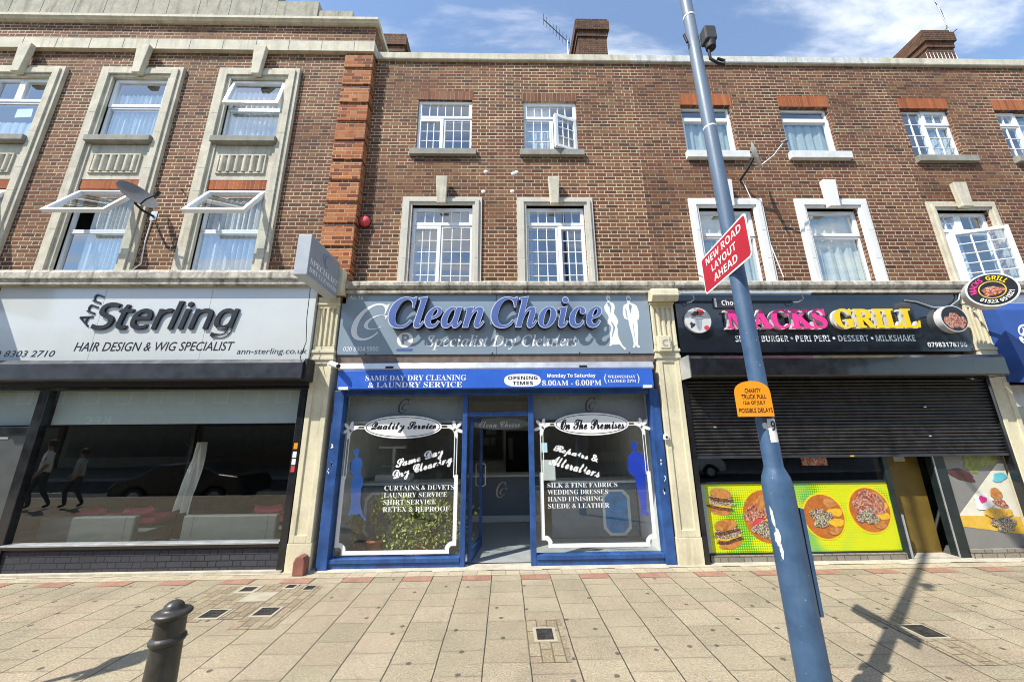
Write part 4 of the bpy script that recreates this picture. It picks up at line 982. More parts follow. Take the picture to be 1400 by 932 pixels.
def border(par, x0, x1, zt, zb, w, ex0, ex1):
    t = MB(); c = .10; sk = [0]
    def strip(pts, w):
        for si, ((a, b), (e, f)) in enumerate(zip(pts, pts[1:])):
            y = -.002-.00012*(si+sk[0]); sk[0] += 1
            d = Vector((e-a, f-b)).normalized()*w/2; n = Vector((-d.y, d.x))
            q = [(a-d.x+n.x, b-d.y+n.y), (a-d.x-n.x, b-d.y-n.y), (e+d.x-n.x, f+d.y-n.y), (e+d.x+n.x, f+d.y+n.y)]
            t.face([(i, y, j) for i, j in (q if True else q[::-1])])
    strip([(x0, zt-.75), (x0, zb+c), (x0+c*.5, zb+c), (x0+c*.8, zb+c*.8), (x0+c, zb+c*.5), (x0+c, zb), (x1-c, zb), (x1-c, zb+c*.5), (x1-c*.8, zb+c*.8), (x1-c*.5, zb+c), (x1, zb+c), (x1, zt-.75)], w)
    for s, xx, ee in ((1, x0, ex0), (-1, x1, ex1)):
        for off in (0, .038):
            arc = [(xx+s*(off+.10-.10*math.cos(R(a))), zt-.13-off+(.13)*math.sin(R(a))) for a in range(0, 91, 15)]
            strip([(xx+s*off, zt-.76)] + arc + [(ee, zt-off)], .011)
    t.build('border_line', m_white, par)
    for s, xx in ((1, x0+.03), (-1, x1-.03)):
        t = MB()
        for a in (20, 75, 130, 200, 260):
            an = R(a) if s > 0 else R(180-a); cx_, cz_ = xx+.075*math.cos(an), zt-.06+.075*math.sin(an)
            pts = [(cx_+.062*math.cos(q)*math.cos(an)-.026*math.sin(q)*math.sin(an), cz_+.062*math.cos(q)*math.sin(an)+.026*math.sin(q)*math.cos(an)) for q in [i*.524 for i in range(12)]]
            t.prism(pts, (0, -.0035, 0), (1, 0, 0), (0, 0, 1), 0, .001)
        t.build('flower_corner', m_white, par)
border(pL, -2.41, -.735, 1.945, .19, .055, -2.15, -.99); border(pR, .545, 2.17, 1.965, .245, .055, .78, 1.92)
y = -.002
lettering(pL, 'lettering', 'Same Day', (-1.66, -.93, 1.37, 1.53), y, m_white, 'sc', rot=15, offset=.006, strike=.007); lettering(pL, 'lettering', 'Dry Cleaning', (-1.69, -.79, 1.235, 1.40), y, m_white, 'sc', rot=15, offset=.006, strike=.007)
lettering(pR, 'lettering', 'Repairs &', (.73, 1.42, 1.425, 1.565), y, m_white, 'sc', rot=-15, offset=.006, strike=.007); lettering(pR, 'lettering', 'Alterations', (.66, 1.44, 1.25, 1.40), y, m_white, 'sc', rot=-15, offset=.006, strike=.007)
for i, s in enumerate(('CURTAINS & DUVETS', 'LAUNDRY SERVICE', 'SHIRT SERVICE', 'RETEX & REPROOF')): lettering(pL, 'lettering', s, (-1.79, (-.76, -.86, -1.02, -.82)[i], 1.015-.098*i, 1.082-.098*i), y, m_white, 'sb', offset=-.008)
for i, s in enumerate(('SILK & FINE FABRICS', 'WEDDING DRESSES', 'HAND FINISHING', 'SUEDE & LEATHER')): lettering(pR, 'lettering', s, (.63, (1.68, 1.53, 1.45, 1.54)[i], 1.025-.095*i, 1.09-.095*i), y, m_white, 'sb', offset=-.008)
fig(pL, 'blue_lady_decal', LADY, -2.36, .60, 1.02, .004, m_bluelady, .001, .95); fig(pR, 'blue_man_decal', MAN, 1.88, .62, 1.06, .004, m_bluelady2, .001, .95)
for par, cx0 in ((pL, -1.67), (pR, 1.26)): lettering(par, 'emblem', 'C', (cx0, cx0+.17, 2.13, 2.36), y, m_char, 'si', shear=.15); lettering(par, 'emblem', 'C', (cx0+.055, cx0+.18, 2.18, 2.28), y-.001, m_char, 'si', shear=.15)
BOX('notice_sticker', mat('pale_cyan_paper', (.45, .65, .70), .6), pR, .555, .645, -.0016, -.0004, 1.53, 1.67)
nt_ = BOX('paper_notice', m_blind, pR, .56, .755, -.0016, -.0004, 1.13, 1.42)
# open door leaf, hinged on the left jamb and swung into the shop
DL = MB(); a = R(83)
DL.rectframe(-.57, .33, .02, 2.065, -.02, .03, .06, .15, .07)
pg = MB(); pg.face([(-.51, 0, .17), (.27, 0, .17), (.27, 0, 1.995), (-.51, 0, 1.995)])
hd = MB(); hd.tube([(.25, -.03, .95), (.25, -.08, .97), (.25, -.08, 1.30), (.25, -.03, 1.32)], .012)
piv = Vector((-.55, .03, 0)); rot = Matrix.Rotation(a, 3, 'Z'); ff = lambda q: piv + rot @ (q-Vector((-.57, .03, 0)))
for q in (DL, pg, hd): q.xform(ff)
dr = DL.build('door', m_blue, S, bevel=.004); pg.build('door_pane', m_shopglass, dr); hd.build('handle', m_alu, dr)
# interior
t = MB(); x0, x1, y1, z1, z0 = -2.62, 2.41, 5.2, 2.75, .02
t.face([(x0, .06, z0), (x1, .06, z0), (x1, y1, z0), (x0, y1, z0)]); t.build('floor', m_tile, S)
t = MB(); t.face([(x0, .06, z1), (x0, y1, z1), (x1, y1, z1), (x1, .06, z1)]); t.face([(x0, y1, z0), (x1, y1, z0), (x1, y1, z1), (x0, y1, z1)]); t.face([(x0, .06, z0), (x0, y1, z0), (x0, y1, z1), (x0, .06, z1)]); t.face([(x1, .06, z0), (x1, .06, z1), (x1, y1, z1), (x1, y1, z0)])
t.face([(x0, .06, z1), (x1, .06, z1), (x1, .06, 4.1), (x0, .06, 4.1)])
t.build('room', m_room, S)
b = thing('counter', 'low blue grey service counter with pale top facing the open door', 'counter', (0, 2.6, 0), 'service counters in the dry cleaners')
BOX('front_panel', m_bwall, b, -.80, .80, 2.5, 2.58, .16, .92); BOX('skirting', m_white, b, -.80, .80, 2.495, 2.58, .03, .158); MB().box(-.82, .82, 2.44, 3.0, .922, .965).build('top', m_white, b, bevel=.006)
lettering(b, 'emblem', 'C', (-.20, .02, .50, .82), 2.497, m_alu, 'si', shear=.15); lettering(b, 'emblem', 'C', (-.12, .04, .56, .70), 2.496, m_alu, 'si', shear=.15)
def sidecounter(x0, x1, yc, label, px0, px1, pm):
    b = thing('counter', label, 'counter', ((x0+x1)/2, yc, 0), 'service counters in the dry cleaners')
    BOX('front_panel', m_bwall, b, x0, x1, yc, yc+.05, .03, .93); MB().box(x0, x1, yc-.04, yc+.5, .932, .975).build('top', m_white, b, bevel=.006)
    c = .11; o = [(px0+c, .06), (px1-c, .06), (px1, .06+c), (px1, .82-c), (px1-c, .82), (px0+c, .82), (px0, .82-c), (px0, .06+c)]
    p = poly_obj(b, 'octagon_panel', o, yc, m_white, .02); mx_, mz_ = (px0+px1)/2, .44
    poly_obj(p, 'panel_centre', [(mx_+(a-mx_)*.80, mz_+(q-mz_)*.88) for a, q in o], yc-.02, pm, .004)
sidecounter(-2.55, -.83, 1.25, 'side counter behind the left window with dark octagon panel, behind the plants', -2.62+.12, -2.0, m_bwall)
sidecounter(.83, 2.38, 1.25, 'side counter behind the right window with bright blue octagon panel', 1.74, 2.24, m_panelblue)
b = thing('weighing_scale', 'white weighing scale on the side counter behind the left window', 'scale', (-2.1, 1.45, .975))
MB().box(-2.40, -1.75, 1.35, 1.65, .977, 1.10).build('base', m_white, b, bevel=.02); MB().cyl((-2.12, 1.5, 1.09), (-2.12, 1.5, 1.58), .03).build('column', m_white, b); BOX('display', m_white, b, -2.40, -1.90, 1.46, 1.54, 1.56, 1.60); BOX('tray', m_alu, b, -2.3, -1.95, 1.37, 1.6, 1.24, 1.26)
b = thing('framed_picture', 'dark framed notice board on the back wall seen through the doorway', 'picture', (-.5, 5.1, 1.2))
MB().rectframe(-1.0, -.05, 1.1, 2.2, 5.12, 5.19, .06).build('frame', m_wood, b); BOX('backing', m_dark, b, -.95, -.1, 5.15, 5.18, 1.15, 2.15)
for x, z, w, h in ((-.62, 1.5, .16, .22), (-.42, 1.5, .14, .22), (-.55, 1.8, .3, .2)): BOX('paper', m_blindg, b, x, x+w, 5.135, 5.149, z, z+h)
b = thing('hanging_sign', 'small oval sign with blue script hanging inside above the open door', 'sign', (-.1, .7, 2.0))
poly_obj(b, 'panel', ell(-.08, 1.98, .50, .10), .72, m_bwall, .01)
lettering(b, 'lettering', 'Clean Choice', (-.46, .26, 1.92, 2.03), .7085, m_white, 'sc'); MB().cyl((-.3, .725, 2.05), (-.3, .725, 2.74), .004).build('chain', m_alu, b); MB().cyl((.2, .725, 2.05), (.2, .725, 2.74), .004).build('chain', m_alu, b)
b = thing('doorway_notice', 'back room doorway, dark opening in the back wall behind the counter', 'doorway', (.6, 5.1, 0)); BOX('opening', m_blackm, b, .02, .75, 5.17, 5.195, .03, 1.9); BOX('light_patch', m_blindg, b, .10, .22, 5.15, 5.165, 1.1, 1.7)
def plant(x, y, z, rx, rz_, n, label, pot=None, m=None, leaf=.045):
    b = thing('potted_plant', label, 'plant', (x, y, .03), 'plants in the dry cleaners window')
    pr, ph = pot or (.13, .26)
    MB().lathe([(pr*.7, .03), (pr, .03+ph*.85), (pr*1.1, .03+ph*.85), (pr*1.1, .03+ph), (pr*.95, .03+ph), (pr*.9, .03+ph*.9)], (x, y, 0), 18).build('pot', m_terra, b)
    t = MB(); st = MB()
    br = []
    for i in range(max(4, n//60)):
        a = random.uniform(0, 6.28); rr = math.sqrt(random.random()); q = Vector((x+rx*rr*math.cos(a), y+.45*rx*rr*math.sin(a), z+rz_*random.uniform(-.8, 1)))
        br.append(q); st.tube([(x, y, .03+ph*.8), ((x+q.x)/2+random.uniform(-.03, .03), (y+q.y)/2, .03+ph+(q.z-ph)*.55), q], [.008, .006, .003], 5)
    for i in range(n):
        c = random.choice(br) + Vector((random.gauss(0, rx*.16), random.gauss(0, .05), random.gauss(0, rz_*.17)))
        if c.y < y-.26: c.y = y-.26
        d = Vector((random.gauss(0, 1), random.gauss(0, 1), random.gauss(.2, .8))).normalized(); e = d.orthogonal().normalized(); e = Matrix.Rotation(random.uniform(0, 6.28), 3, d) @ e
        s = leaf*random.uniform(.6, 1.3); f_ = d.cross(e)
        t.face([c-e*s*.1, c+e*s*.45+f_*s*.34, c+e*s*1.1, c+e*s*.45-f_*s*.34])
    st.build('stem', m_wood, b); t.build('foliage', m or m_leaf, b)
plant(-1.25, .34, .50, .60, .36, 3600, 'wide bushy green plant along the bottom of the left dry cleaners window', (.16, .22), m_leaf, .05)
plant(-1.98, .34, .58, .16, .26, 240, 'small spindly plant in a terracotta pot in the left dry cleaners window', (.14, .26), m_leafy, .05)
plant(-2.26, .34, .40, .13, .22, 190, 'small yellowing plant in the bottom left corner of the dry cleaners window', (.09, .14), m_leafy, .045)

# alarm boxes
b = thing('alarm_bell_box', 'round red alarm box on the brick wall beside the orange brick strip', 'alarm', (-2.47, 0, 5.47))
MB().lathe([(.095, -.0), (.10, .03), (.095, .06), (.07, .085), (.03, .095), (.002, .097)], (-2.47, 0, 5.47), 24, (0, -1, 0)).build('cover', m_red, b); MB().lathe([(.11, 0), (.11, .012)], (-2.47, .001, 5.47), 24, (0, -1, 0)).build('back_plate', m_blackm, b)
b = thing('alarm_bell_box', 'cream square alarm box on the fluted pilaster right of the dry cleaners sign', 'alarm', (2.55, -.15, 3.1))
MB().box(2.445, 2.655, -.225, -.15, 3.05, 3.31).build('cover', m_cream, b, bevel=.015); MB().box(2.475, 2.625, -.235, -.2255, 3.10, 3.27).build('raised_panel', m_cream, b, bevel=.006); lettering(b, 'emblem', 'C', (2.505, 2.595, 3.13, 3.24), -.237, m_alu, 'b')
b = thing('camera_box', 'tiny white doorbell camera at the right jamb of the dry cleaners', 'camera', (2.42, -.15, 1.72)); MB().box(2.385, 2.455, -.2, -.152, 1.70, 1.78).build('body', m_white, b, bevel=.01); MB().cyl((2.42, -.205, 1.74), (2.42, -.199, 1.74), .018).build('lens', m_blackm, b)
b = MB(); b.prism([(-.075, .005), (.075, .005), (.075, .17), (.05, .225), (0, .245), (-.05, .225), (-.075, .17)], (-2.765, -.16, 0), (1, 0, 0), (0, 0, 1), 0, .14)
tag(b.build('corner_brick', m_redbrick, base=(-2.765, -.2, 0), bevel=.012), 'rounded red brick guard at the foot of the cream pilaster', 'guard stone')

# ------------------------------------------------------------ grill takeaway (right shop)
YM = -.12
S = thing('shop_sign', 'black fascia sign of the grill takeaway with raised pink and yellow slab lettering', 'shop sign', (5.2, -.12, 3.0), 'fascia signs over the shops')
MB().box(2.84, 7.72, YM, -.01, 3.05, 4.09).build('panel', m_mfascia, S, bevel=.003)
raised(S, 'lettering', 'MACKS', (3.61, 5.28, 3.42, 3.76), -.2, YM, .085, m_pink, m_lside, 'sb', offset=.022)
raised(S, 'lettering', 'GRILL', (5.41, 6.84, 3.425, 3.765), -.2, YM, .085, m_yel, m_lside, 'sb', offset=.022)
y = YM-.002
for tx, a, b_, m in (('SMASH BURGER', 3.76, 4.64, m_white), ('PERI PERI', 4.76, 5.33, m_white), ('DESSERT', 5.47, 5.98, m_alu), ('MILKSHAKE', 6.10, 6.76, m_alu)):
    lettering(S, 'lettering', tx, (a, b_, 3.225, 3.33), y, m, 'b')
for x in (4.70, 5.40, 6.04): poly_obj(S, 'dot', ell(x, 3.28, .022, .022, 14), YM, m_white, .002)
lettering(S, 'lettering', '07983178796', (6.94, 7.60, 3.125, 3.205), y, m_white, 'b')
b_ = BOX('small_plate', m_char, S, 3.49, 3.95, YM-.03, YM-.001, 3.80, 3.975); lettering(b_, 'lettering', 'Choc', (3.61, 3.86, 3.845, 3.935), YM-.0315, m_white, 'b'); BOX('light_edge', m_alu, b_, 3.49, 3.525, YM-.036, YM-.0305, 3.81, 3.965)
def foodmat(name, cols, scale=9.):
    k = NT(name); co = k.coord(); d, c = k.vor(co, scale*2.2); n = k.noise(co, scale, 4, .7, 1.5)
    f = k.math('ADD', k.math('MULTIPLY', n, .75), k.math('MULTIPLY', k.xyz(c)[0], .35))
    k.set('Base Color', k.ramp(f, [(.25+.6*i/(len(cols)-1), q) for i, q in enumerate(cols)])); k.set('Roughness', .4); return k.m
m_kebab = foodmat('kebab_picture', [(.03, .01, .01), (.35, .05, .03), (.12, .03, .02), (.55, .15, .08), (.66, .46, .34), (.16, .04, .03), (.45, .10, .06), (.68, .52, .42)], 20)
m_bun = foodmat('bun_picture', [(.30, .10, .02), (.50, .20, .05), (.58, .30, .10)], 10)
m_patty = foodmat('patty_picture', [(.015, .008, .006), (.14, .05, .03), (.05, .02, .01), (.30, .13, .07), (.06, .02, .015)], 30)
m_salad = foodmat('salad_picture', [(.03, .05, .01), (.40, .06, .03), (.70, .66, .58), (.12, .26, .02), (.06, .02, .02), (.25, .05, .14), (.72, .68, .60), (.35, .45, .06)], 34)
m_cheese = foodmat('cheese_picture', [(.65, .38, .03), (.75, .50, .08)], 8)
m_yelfood = foodmat('yellow_side_picture', [(.62, .30, .02), (.78, .48, .03), (.70, .36, .02)], 6)
m_board = foodmat('board_picture', [(.30, .075, .015), (.52, .17, .03), (.40, .11, .02), (.58, .24, .05)], 5)
m_fries = foodmat('fries_picture', [(.60, .25, .02), (.72, .42, .05), (.75, .55, .15)], 16)
# the two round signs with food pictures
def disc(x, z, r, label, d=.10):
    o = MB().cyl((x, YM-.001, z), (x, YM-d, z), r, r, 36).build('roundel', m_lside, S)
    return o, YM-d
o, yy = disc(3.165, 3.58, .215, '', .05)
poly_obj(o, 'glass_picture', [(3.095, 3.64), (3.235, 3.64), (3.20, 3.44), (3.165, 3.40), (3.13, 3.44)], yy, m_alu, .002); poly_obj(o, 'glass_picture', [(3.13, 3.62), (3.17, 3.62), (3.165, 3.43), (3.145, 3.45)], yy-.002, m_greyd, .001)
poly_obj(o, 'cherry_picture', blob(3.215, 3.715, .06, .055, 3, 20), yy-.002, m_red, .002); poly_obj(o, 'cherry_picture', blob(3.195, 3.66, .035, .03, 4, 20), yy-.003, m_cushion, .002); poly_obj(o, 'cream_picture', blob(3.135, 3.685, .06, .045, 5, 24, .2), yy-.002, m_patty, .002); poly_obj(o, 'cream_picture', blob(3.165, 3.63, .085, .028, 6, 24, .15), yy-.0045, m_blind, .002)
poly_obj(o, 'strawberry_picture', ell(3.29, 3.45, .045, .04, 12), yy, m_red, .002); poly_obj(o, 'chocolate_picture', blob(3.06, 3.50, .04, .045, 8, 20, .25), yy, m_char, .002)
o, yy = disc(7.40, 3.58, .228, '', .10)
poly_obj(o, 'dark_picture', ell(7.40, 3.58, .212, .212, 32), yy, m_ink, .002)
pp = [(7.40+.185*math.cos(a), 3.535+.125*math.sin(a)*(1+.25*math.sin(5*a)+.15*math.sin(11*a))) for a in [i*.157 for i in range(40)]]
poly_obj(o, 'kebab_picture', [(a, max(q, 3.58-math.sqrt(max(0, .205**2-(a-7.40)**2)))) for a, q in pp], yy-.002, m_kebab, .002)
b = thing('light_rail', 'thin blue grey tube light on brackets along the top of the black grill sign', 'light', (3.9, -.2, 3.98))
t = MB(); t.cyl((2.84, -.32, 3.985), (4.99, -.32, 3.985), .026); t.build('tube', mat('blue_grey_tube', (.30, .38, .46), .5, var=.1), b)
for x in (3.05, 4.85): MB().tube([(x, -.32, 3.96), (x+.03, -.30, 3.90), (x+.02, -.2, 3.88), (x, -.12, 3.90)], .008, 6).build('bracket', m_alu, b)
S = thing('shutter_housing', 'long black shutter box over the grill takeaway shutter', 'shutter box', (5.2, -.3, 2.6), 'shutter boxes over the shops')
t = MB(); along_x([(-.10, 2.605), (-.45, 2.605), (-.465, 2.63), (-.465, 2.88), (-.40, 2.935), (-.10, 2.935)][::-1], 2.79, 7.66, t); t.build('housing', m_black, S)
t = MB(); t.box(2.78, 2.79, -.44, -.08, 2.60, 2.94); t.build('end_plate', m_alu, S)
t = MB(); t.box(7.66, 7.67, -.44, -.08, 2.60, 2.94); t.build('end_plate', m_blackm, S)
b = thing('roller_shutter', 'black slatted roller shutter pulled halfway down over the grill takeaway front', 'shutter', (5.3, -.1, 1.44))
t = MB(); n = 23; h = (2.60-1.455)/n
prof = []
for i in range(n):
    z = 1.455+h*i+random.uniform(-.0025, .0025); prof += [(-.088, z+.002), (-.112, z+h*.22), (-.118, z+h*.5), (-.112, z+h*.78), (-.088, z+h*.985)]
A = [(2.87, p[0], p[1]) for p in prof]; B = [(7.72, p[0], p[1]) for p in prof]
for i in range(len(A)-1): t.face([A[i], B[i], B[i+1], A[i+1]])
t.build('slats', m_slat, b); MB().box(2.87, 7.70, -.125, -.085, 1.42, 1.457).build('bottom_bar', m_char, b, bevel=.004); BOX('yellow_tag', m_cheese, b, 5.22, 5.28, -.128, -.1255, 1.428, 1.448)
for x, z in ((6.60, 2.16), (3.22, 1.88), (6.55, 1.72)): poly_obj(b, 'paint_fleck', ell(x, z, .025, .012, 9), -.119, m_alu, .002)
BOX('guide', m_black, b, 2.80, 2.868, -.14, -.05, 0, 2.604); BOX('guide', m_black, b, 7.70, 7.775, -.14, -.05, 0, 2.604)
S = thing('shopfront', 'grill takeaway shopfront with yellow food posters below the black shutter and a brown doorway', 'shopfront', (5.2, 0, 0), 'shopfronts along the pavement')
t = MB(); t.box(2.87, 5.86, -.03, .05, .095, .115); t.box(5.79, 5.87, -.035, .06, .0, 2.6); t.box(6.56, 6.76, -.035, .06, .0, 2.6); t.box(2.87, 2.93, -.03, .05, 0, 2.6); t.box(5.87, 6.56, -.03, .06, 2.1, 2.6); t.box(2.93, 5.79, -.03, .05, 1.05, 1.075)
t.build('frame', m_teal, S, bevel=.006)
BOX('door_post_edge', m_alu, S, 5.865, 5.885, -.05, -.03, 0, .6); BOX('door_post_edge', m_alu, S, 6.565, 6.58, -.05, -.037, 0, 2.0)
BOX('sill', m_sillbrick, S, 2.93, 5.79, -.06, .05, .0, .094); BOX('sill', m_sillbrick, S, 6.76, 7.70, -.06, .05, .0, .125)
t = MB(); t.face([(2.93, 0, 1.07), (5.79, 0, 1.07), (5.79, 0, 2.6), (2.93, 0, 2.6)]); t.build('window_pane', m_shopglass, S)
BOX('door', m_brown, S, 5.875, 6.555, .16, .20, .02, 2.1); BOX('door_plate', m_blind, S, 6.16, 6.34, .15, .159, 1.33, 1.50)
BOX('reveal', m_brown, S, 5.872, 5.885, .07, .16, .02, 2.1); BOX('doorstep', m_concrete, S, 5.875, 6.555, -.05, .5, .0, .03)
t = MB(); x0, x1, y1, z0, z1 = 2.82, 7.74, 4.5, .02, 2.75
t.face([(x0, .06, z0), (x1, .06, z0), (x1, y1, z0), (x0, y1, z0)]); t.face([(x0, .06, z1), (x0, y1, z1), (x1, y1, z1), (x1, .06, z1)]); t.face([(x0, y1, z0), (x1, y1, z0), (x1, y1, z1), (x0, y1, z1)]); t.face([(x0, .06, z0), (x0, y1, z0), (x0, y1, z1), (x0, .06, z1)]); t.face([(x1, .06, z0), (x1, .06, z1), (x1, y1, z1), (x1, y1, z0)])
t.face([(x0, .06, z1), (x1, .06, z1), (x1, .06, 4.1), (x0, .06, 4.1)])
t.build('room', m_dark, S)
def mk_yellow():
    k = NT('yellow_green_poster'); co = k.coord(); x = k.xyz(co)
    # green halftone dots growing towards soft green clouds
    q = k.comb(x[0], 0, x[2])
    f = k.mr(k.noise(q, 1.5, 2, .5), .46, .66)
    ph = lambda v, s: k.math('MULTIPLY', v, s)
    a = k.math('ADD', x[0], x[2]); b_ = k.math('SUBTRACT', x[0], x[2])
    dots = k.math('MULTIPLY', k.math('SINE', ph(a, 95.)), k.math('SINE', ph(b_, 95.)))
    thr = k.math('SUBTRACT', .75, k.math('MULTIPLY', f, 1.1))
    m = k.mr(k.math('SUBTRACT', dots, thr), -.06, .06)
    f2 = k.mr(k.noise(k.comb(k.math('ADD', x[0], 7.3), 0, x[2]), 1.3, 2, .5), .55, .72)
    c = k.mix(m, (.66, .68, .008), (.08, .40, .015)); c = k.mix(k.math('MULTIPLY', f2, .8), c, (.06, .42, .12))
    k.set('Base Color', c); k.set('Roughness', .3); return k.m
m_poster = mk_yellow()
def poster_base(x0, x1, z0, z1, m, name='food_poster'): return BOX(name, m, S, x0, x1, -.012, .0, z0, z1)
pA = poster_base(2.935, 4.30, .118, 1.048, m_poster); pB = poster_base(4.303, 5.785, .118, 1.048, m_poster)
BOX('poster_edge', m_blind, pA, 2.935, 2.985, -.0135, -.012, .118, 1.048)
LV = [0]
def flat(par, name, pts, m):
    LV[0] += 1; return poly_obj(par, name, pts, -.012-.0015*(LV[0] % 14), m, .0014)
def burger(par, cx_, cz_, s, seed, rot=-.2):
    off = lambda dx, dz: (cx_+s*(dx*math.cos(rot)-dz*math.sin(rot)), cz_+s*(dx*math.sin(rot)+dz*math.cos(rot)))
    def pc(dx, dz, rx, rzz, m, am, sd, nm): a, q = off(dx, dz); flat(par, nm, blob(a, q, rx*s, rzz*s, seed+sd, 30, am, rot), m)
    LV[0] = 0
    pc(0, -.62, .80, .30, m_bun, .04, 1, 'bun_picture'); pc(.02, -.38, .95, .20, m_patty, .10, 2, 'patty_picture'); pc(0, -.2, .92, .15, m_cheese, .14, 3, 'cheese_picture')
    pc(.05, -.02, .95, .22, m_salad, .14, 4, 'salad_picture'); pc(0, .2, .88, .18, m_patty, .08, 5, 'patty_picture'); pc(-.05, .33, .8, .1, m_salad, .2, 6, 'salad_picture'); pc(0, .60, .82, .36, m_bun, .03, 7, 'bun_picture')
burger(pA, 3.20, .80, .20, 3, -.15); burger(pA, 3.24, .36, .21, 11, .15)
def plate(par, cx_, cz_, rx, seed, big=False):
    LV[0] = 0
    flat(par, 'ring_picture', ell(cx_, cz_, rx*1.07, rx*1.07), m_yel); flat(par, 'board_picture', ell(cx_, cz_, rx, rx), m_board)
    for i, (dx, dz, a, b2, m) in enumerate(((.45, .62, .40, .20, m_bun), (.60, .18, .40, .18, m_yelfood), (.55, -.28, .40, .18, m_yelfood), (.42, -.66, .38, .19, m_bun))):
        flat(par, 'side_picture', [(min(max(x, cx_-rx*.97), cx_+math.sqrt(max(0, (rx*.96)**2-(z-cz_)**2))), z) for x, z in blob(cx_+dx*rx, cz_+dz*rx, a*rx, b2*rx, seed+i, 26, .08)], m)
    if big: flat(par, 'meat_picture', blob(cx_-.02*rx, cz_+.27*rx, .80*rx, .58*rx, seed+9, 40, .10), m_kebab)
    flat(par, 'salad_picture', blob(cx_-.18*rx, cz_-.05*rx-(.25*rx if big else 0), (.52 if big else .50)*rx, (.32 if big else .42)*rx, seed+7, 40, .16), m_salad)
plate(pB, 4.72, .585, .30, 21); plate(pB, 5.43, .665, .305, 31, True)
LV[0] = 0; cxp, czp, rp = 3.87, .60, .36
cl_ = lambda pts: [(x, z) if (x-cxp)**2+(z-czp)**2 < (rp*.96)**2 else (cxp+(x-cxp)*rp*.96/math.hypot(x-cxp, z-czp), czp+(z-czp)*rp*.96/math.hypot(x-cxp, z-czp)) for x, z in pts]
flat(pA, 'board_picture', ell(cxp, czp, rp, rp), m_board); flat(pA, 'meat_picture', cl_(blob(3.72, .62, .22, .13, 5)), m_kebab); flat(pA, 'tomato_picture', cl_(blob(3.78, .50, .16, .07, 9)), m_red); flat(pA, 'salad_picture', cl_(blob(3.86, .42, .22, .13, 6)), m_salad); flat(pA, 'bun_picture', cl_(blob(3.92, .76, .2, .15, 8, 26, .04)), m_bun); flat(pA, 'tomato_picture', cl_(blob(3.93, .63, .2, .08, 9)), m_kebab); flat(pA, 'cheese_picture', cl_(blob(4.0, .55, .16, .05, 19)), m_cheese)
BOX('small_poster', m_kebab, S, 4.55, 4.95, -.004, -.002, 1.30, 1.52)
pR = BOX('dessert_poster', mat('grey_poster', (.22, .215, .205), .4, var=.05), S, 6.765, 7.70, -.015, .0, .126, 1.60)
LV[0] = 0
flat(pR, 'brown_picture', [(6.80, 1.46), (7.70, 1.50), (7.70, 1.30), (7.10, 1.02), (6.80, 1.10)], mat('mauve_poster', (.26, .20, .18), .4, var=.35, vs=9))
flat(pR, 'white_picture', [(6.775, .58), (7.60, 1.30), (7.698, 1.30), (7.698, .30), (6.78, .42)], mat('cream_poster', (.74, .71, .58), .4, var=.06))
flat(pR, 'yellow_picture', [(6.775, .57), (7.698, .545), (7.698, .30), (6.78, .42)], m_cheese)
flat(pR, 'pistachio_picture', blob(7.22, 1.30, .16, .13, 3), mat('pistachio', (.22, .24, .06), .5, var=.3, vs=20)); flat(pR, 'pistachio_picture', blob(7.46, 1.35, .15, .10, 4), mat('pistachio_pale', (.26, .28, .09), .5, var=.3, vs=20))
flat(pR, 'chocolate_picture', blob(6.98, 1.14, .20, .08, 5, 26, .1, -.3), mat('dark_chocolate', (.09, .03, .03), .4, var=.3, vs=12))
flat(pR, 'cyan_picture', blob(7.56, 1.10, .12, .06, 12, 26, .1, .3), mat('cyan_print', (.12, .50, .58), .5, var=.2))
flat(pR, 'cream_picture', blob(7.20, .76, .15, .12, 7), m_white); flat(pR, 'berry_picture', blob(7.19, .79, .06, .05, 8), m_pink); flat(pR, 'waffle_picture', blob(7.42, .87, .09, .08, 9, 26, .05), m_bun); flat(pR, 'jam_picture', blob(7.44, .74, .11, .05, 10, 26, .1, -.3), m_kebab)
flat(pR, 'cake_picture', blob(7.36, .60, .22, .07, 14, 26, .08), m_fries); flat(pR, 'sauce_picture', blob(7.40, .45, .18, .10, 15), m_salad)

# round projecting sign
b = thing('projecting_sign', 'round black and white projecting sign of the grill at the top right', 'projecting sign', (7.65, -.3, 3.92), 'projecting shop signs')
ax = Vector((-.62, -.78, 0)).normalized()          # faces the viewer, turned to the left
cen = Vector((7.36, -.80, 3.85)); rr = .262
MB().cyl(cen, cen-ax*.20, rr, rr, 44).build('drum', m_lside, b)
rv = Vector((0, 0, 1)).cross(ax); rv = Vector((-ax.y, ax.x, 0)).normalized()
if rv.x < 0: rv = -rv
pl = (tuple(rv), (0, 0, 1)); nn_ = Vector(pl[0]).cross(Vector(pl[1]))
def dpoly(nm, pts, k, m): return MB().prism(pts, tuple(cen), pl[0], pl[1], .0008*k, .0008*k+.0008).build(nm, m, b)
dpoly('black_face', ell(0, 0, rr*.92, rr*.92, 44), 1, m_ink); dpoly('gold_ring', ell(0, 0, rr*.52, rr*.52, 36), 2, m_cheese); dpoly('black_face', ell(0, 0, rr*.47, rr*.47, 36), 3, m_ink); dpoly('kebab_picture', blob(0, -rr*.08, rr*.40, rr*.27, 4, 30, .10), 4, m_kebab)
def arc(text, m, r0, r1, a0, a1, sty='b'):
    up_ = a0 > a1
    def tp(a, q):
        f = a; rad = r0+(r1-r0)*q if up_ else r1-(r1-r0)*q; an = R(a0+(a1-a0)*f); return rad*math.cos(an), rad*math.sin(an)
    lettering(b, 'lettering', text, (0, 1, 0, 1), 0, m, sty, plane=pl, origin=tuple(cen+nn_*.0045), taper=tp)
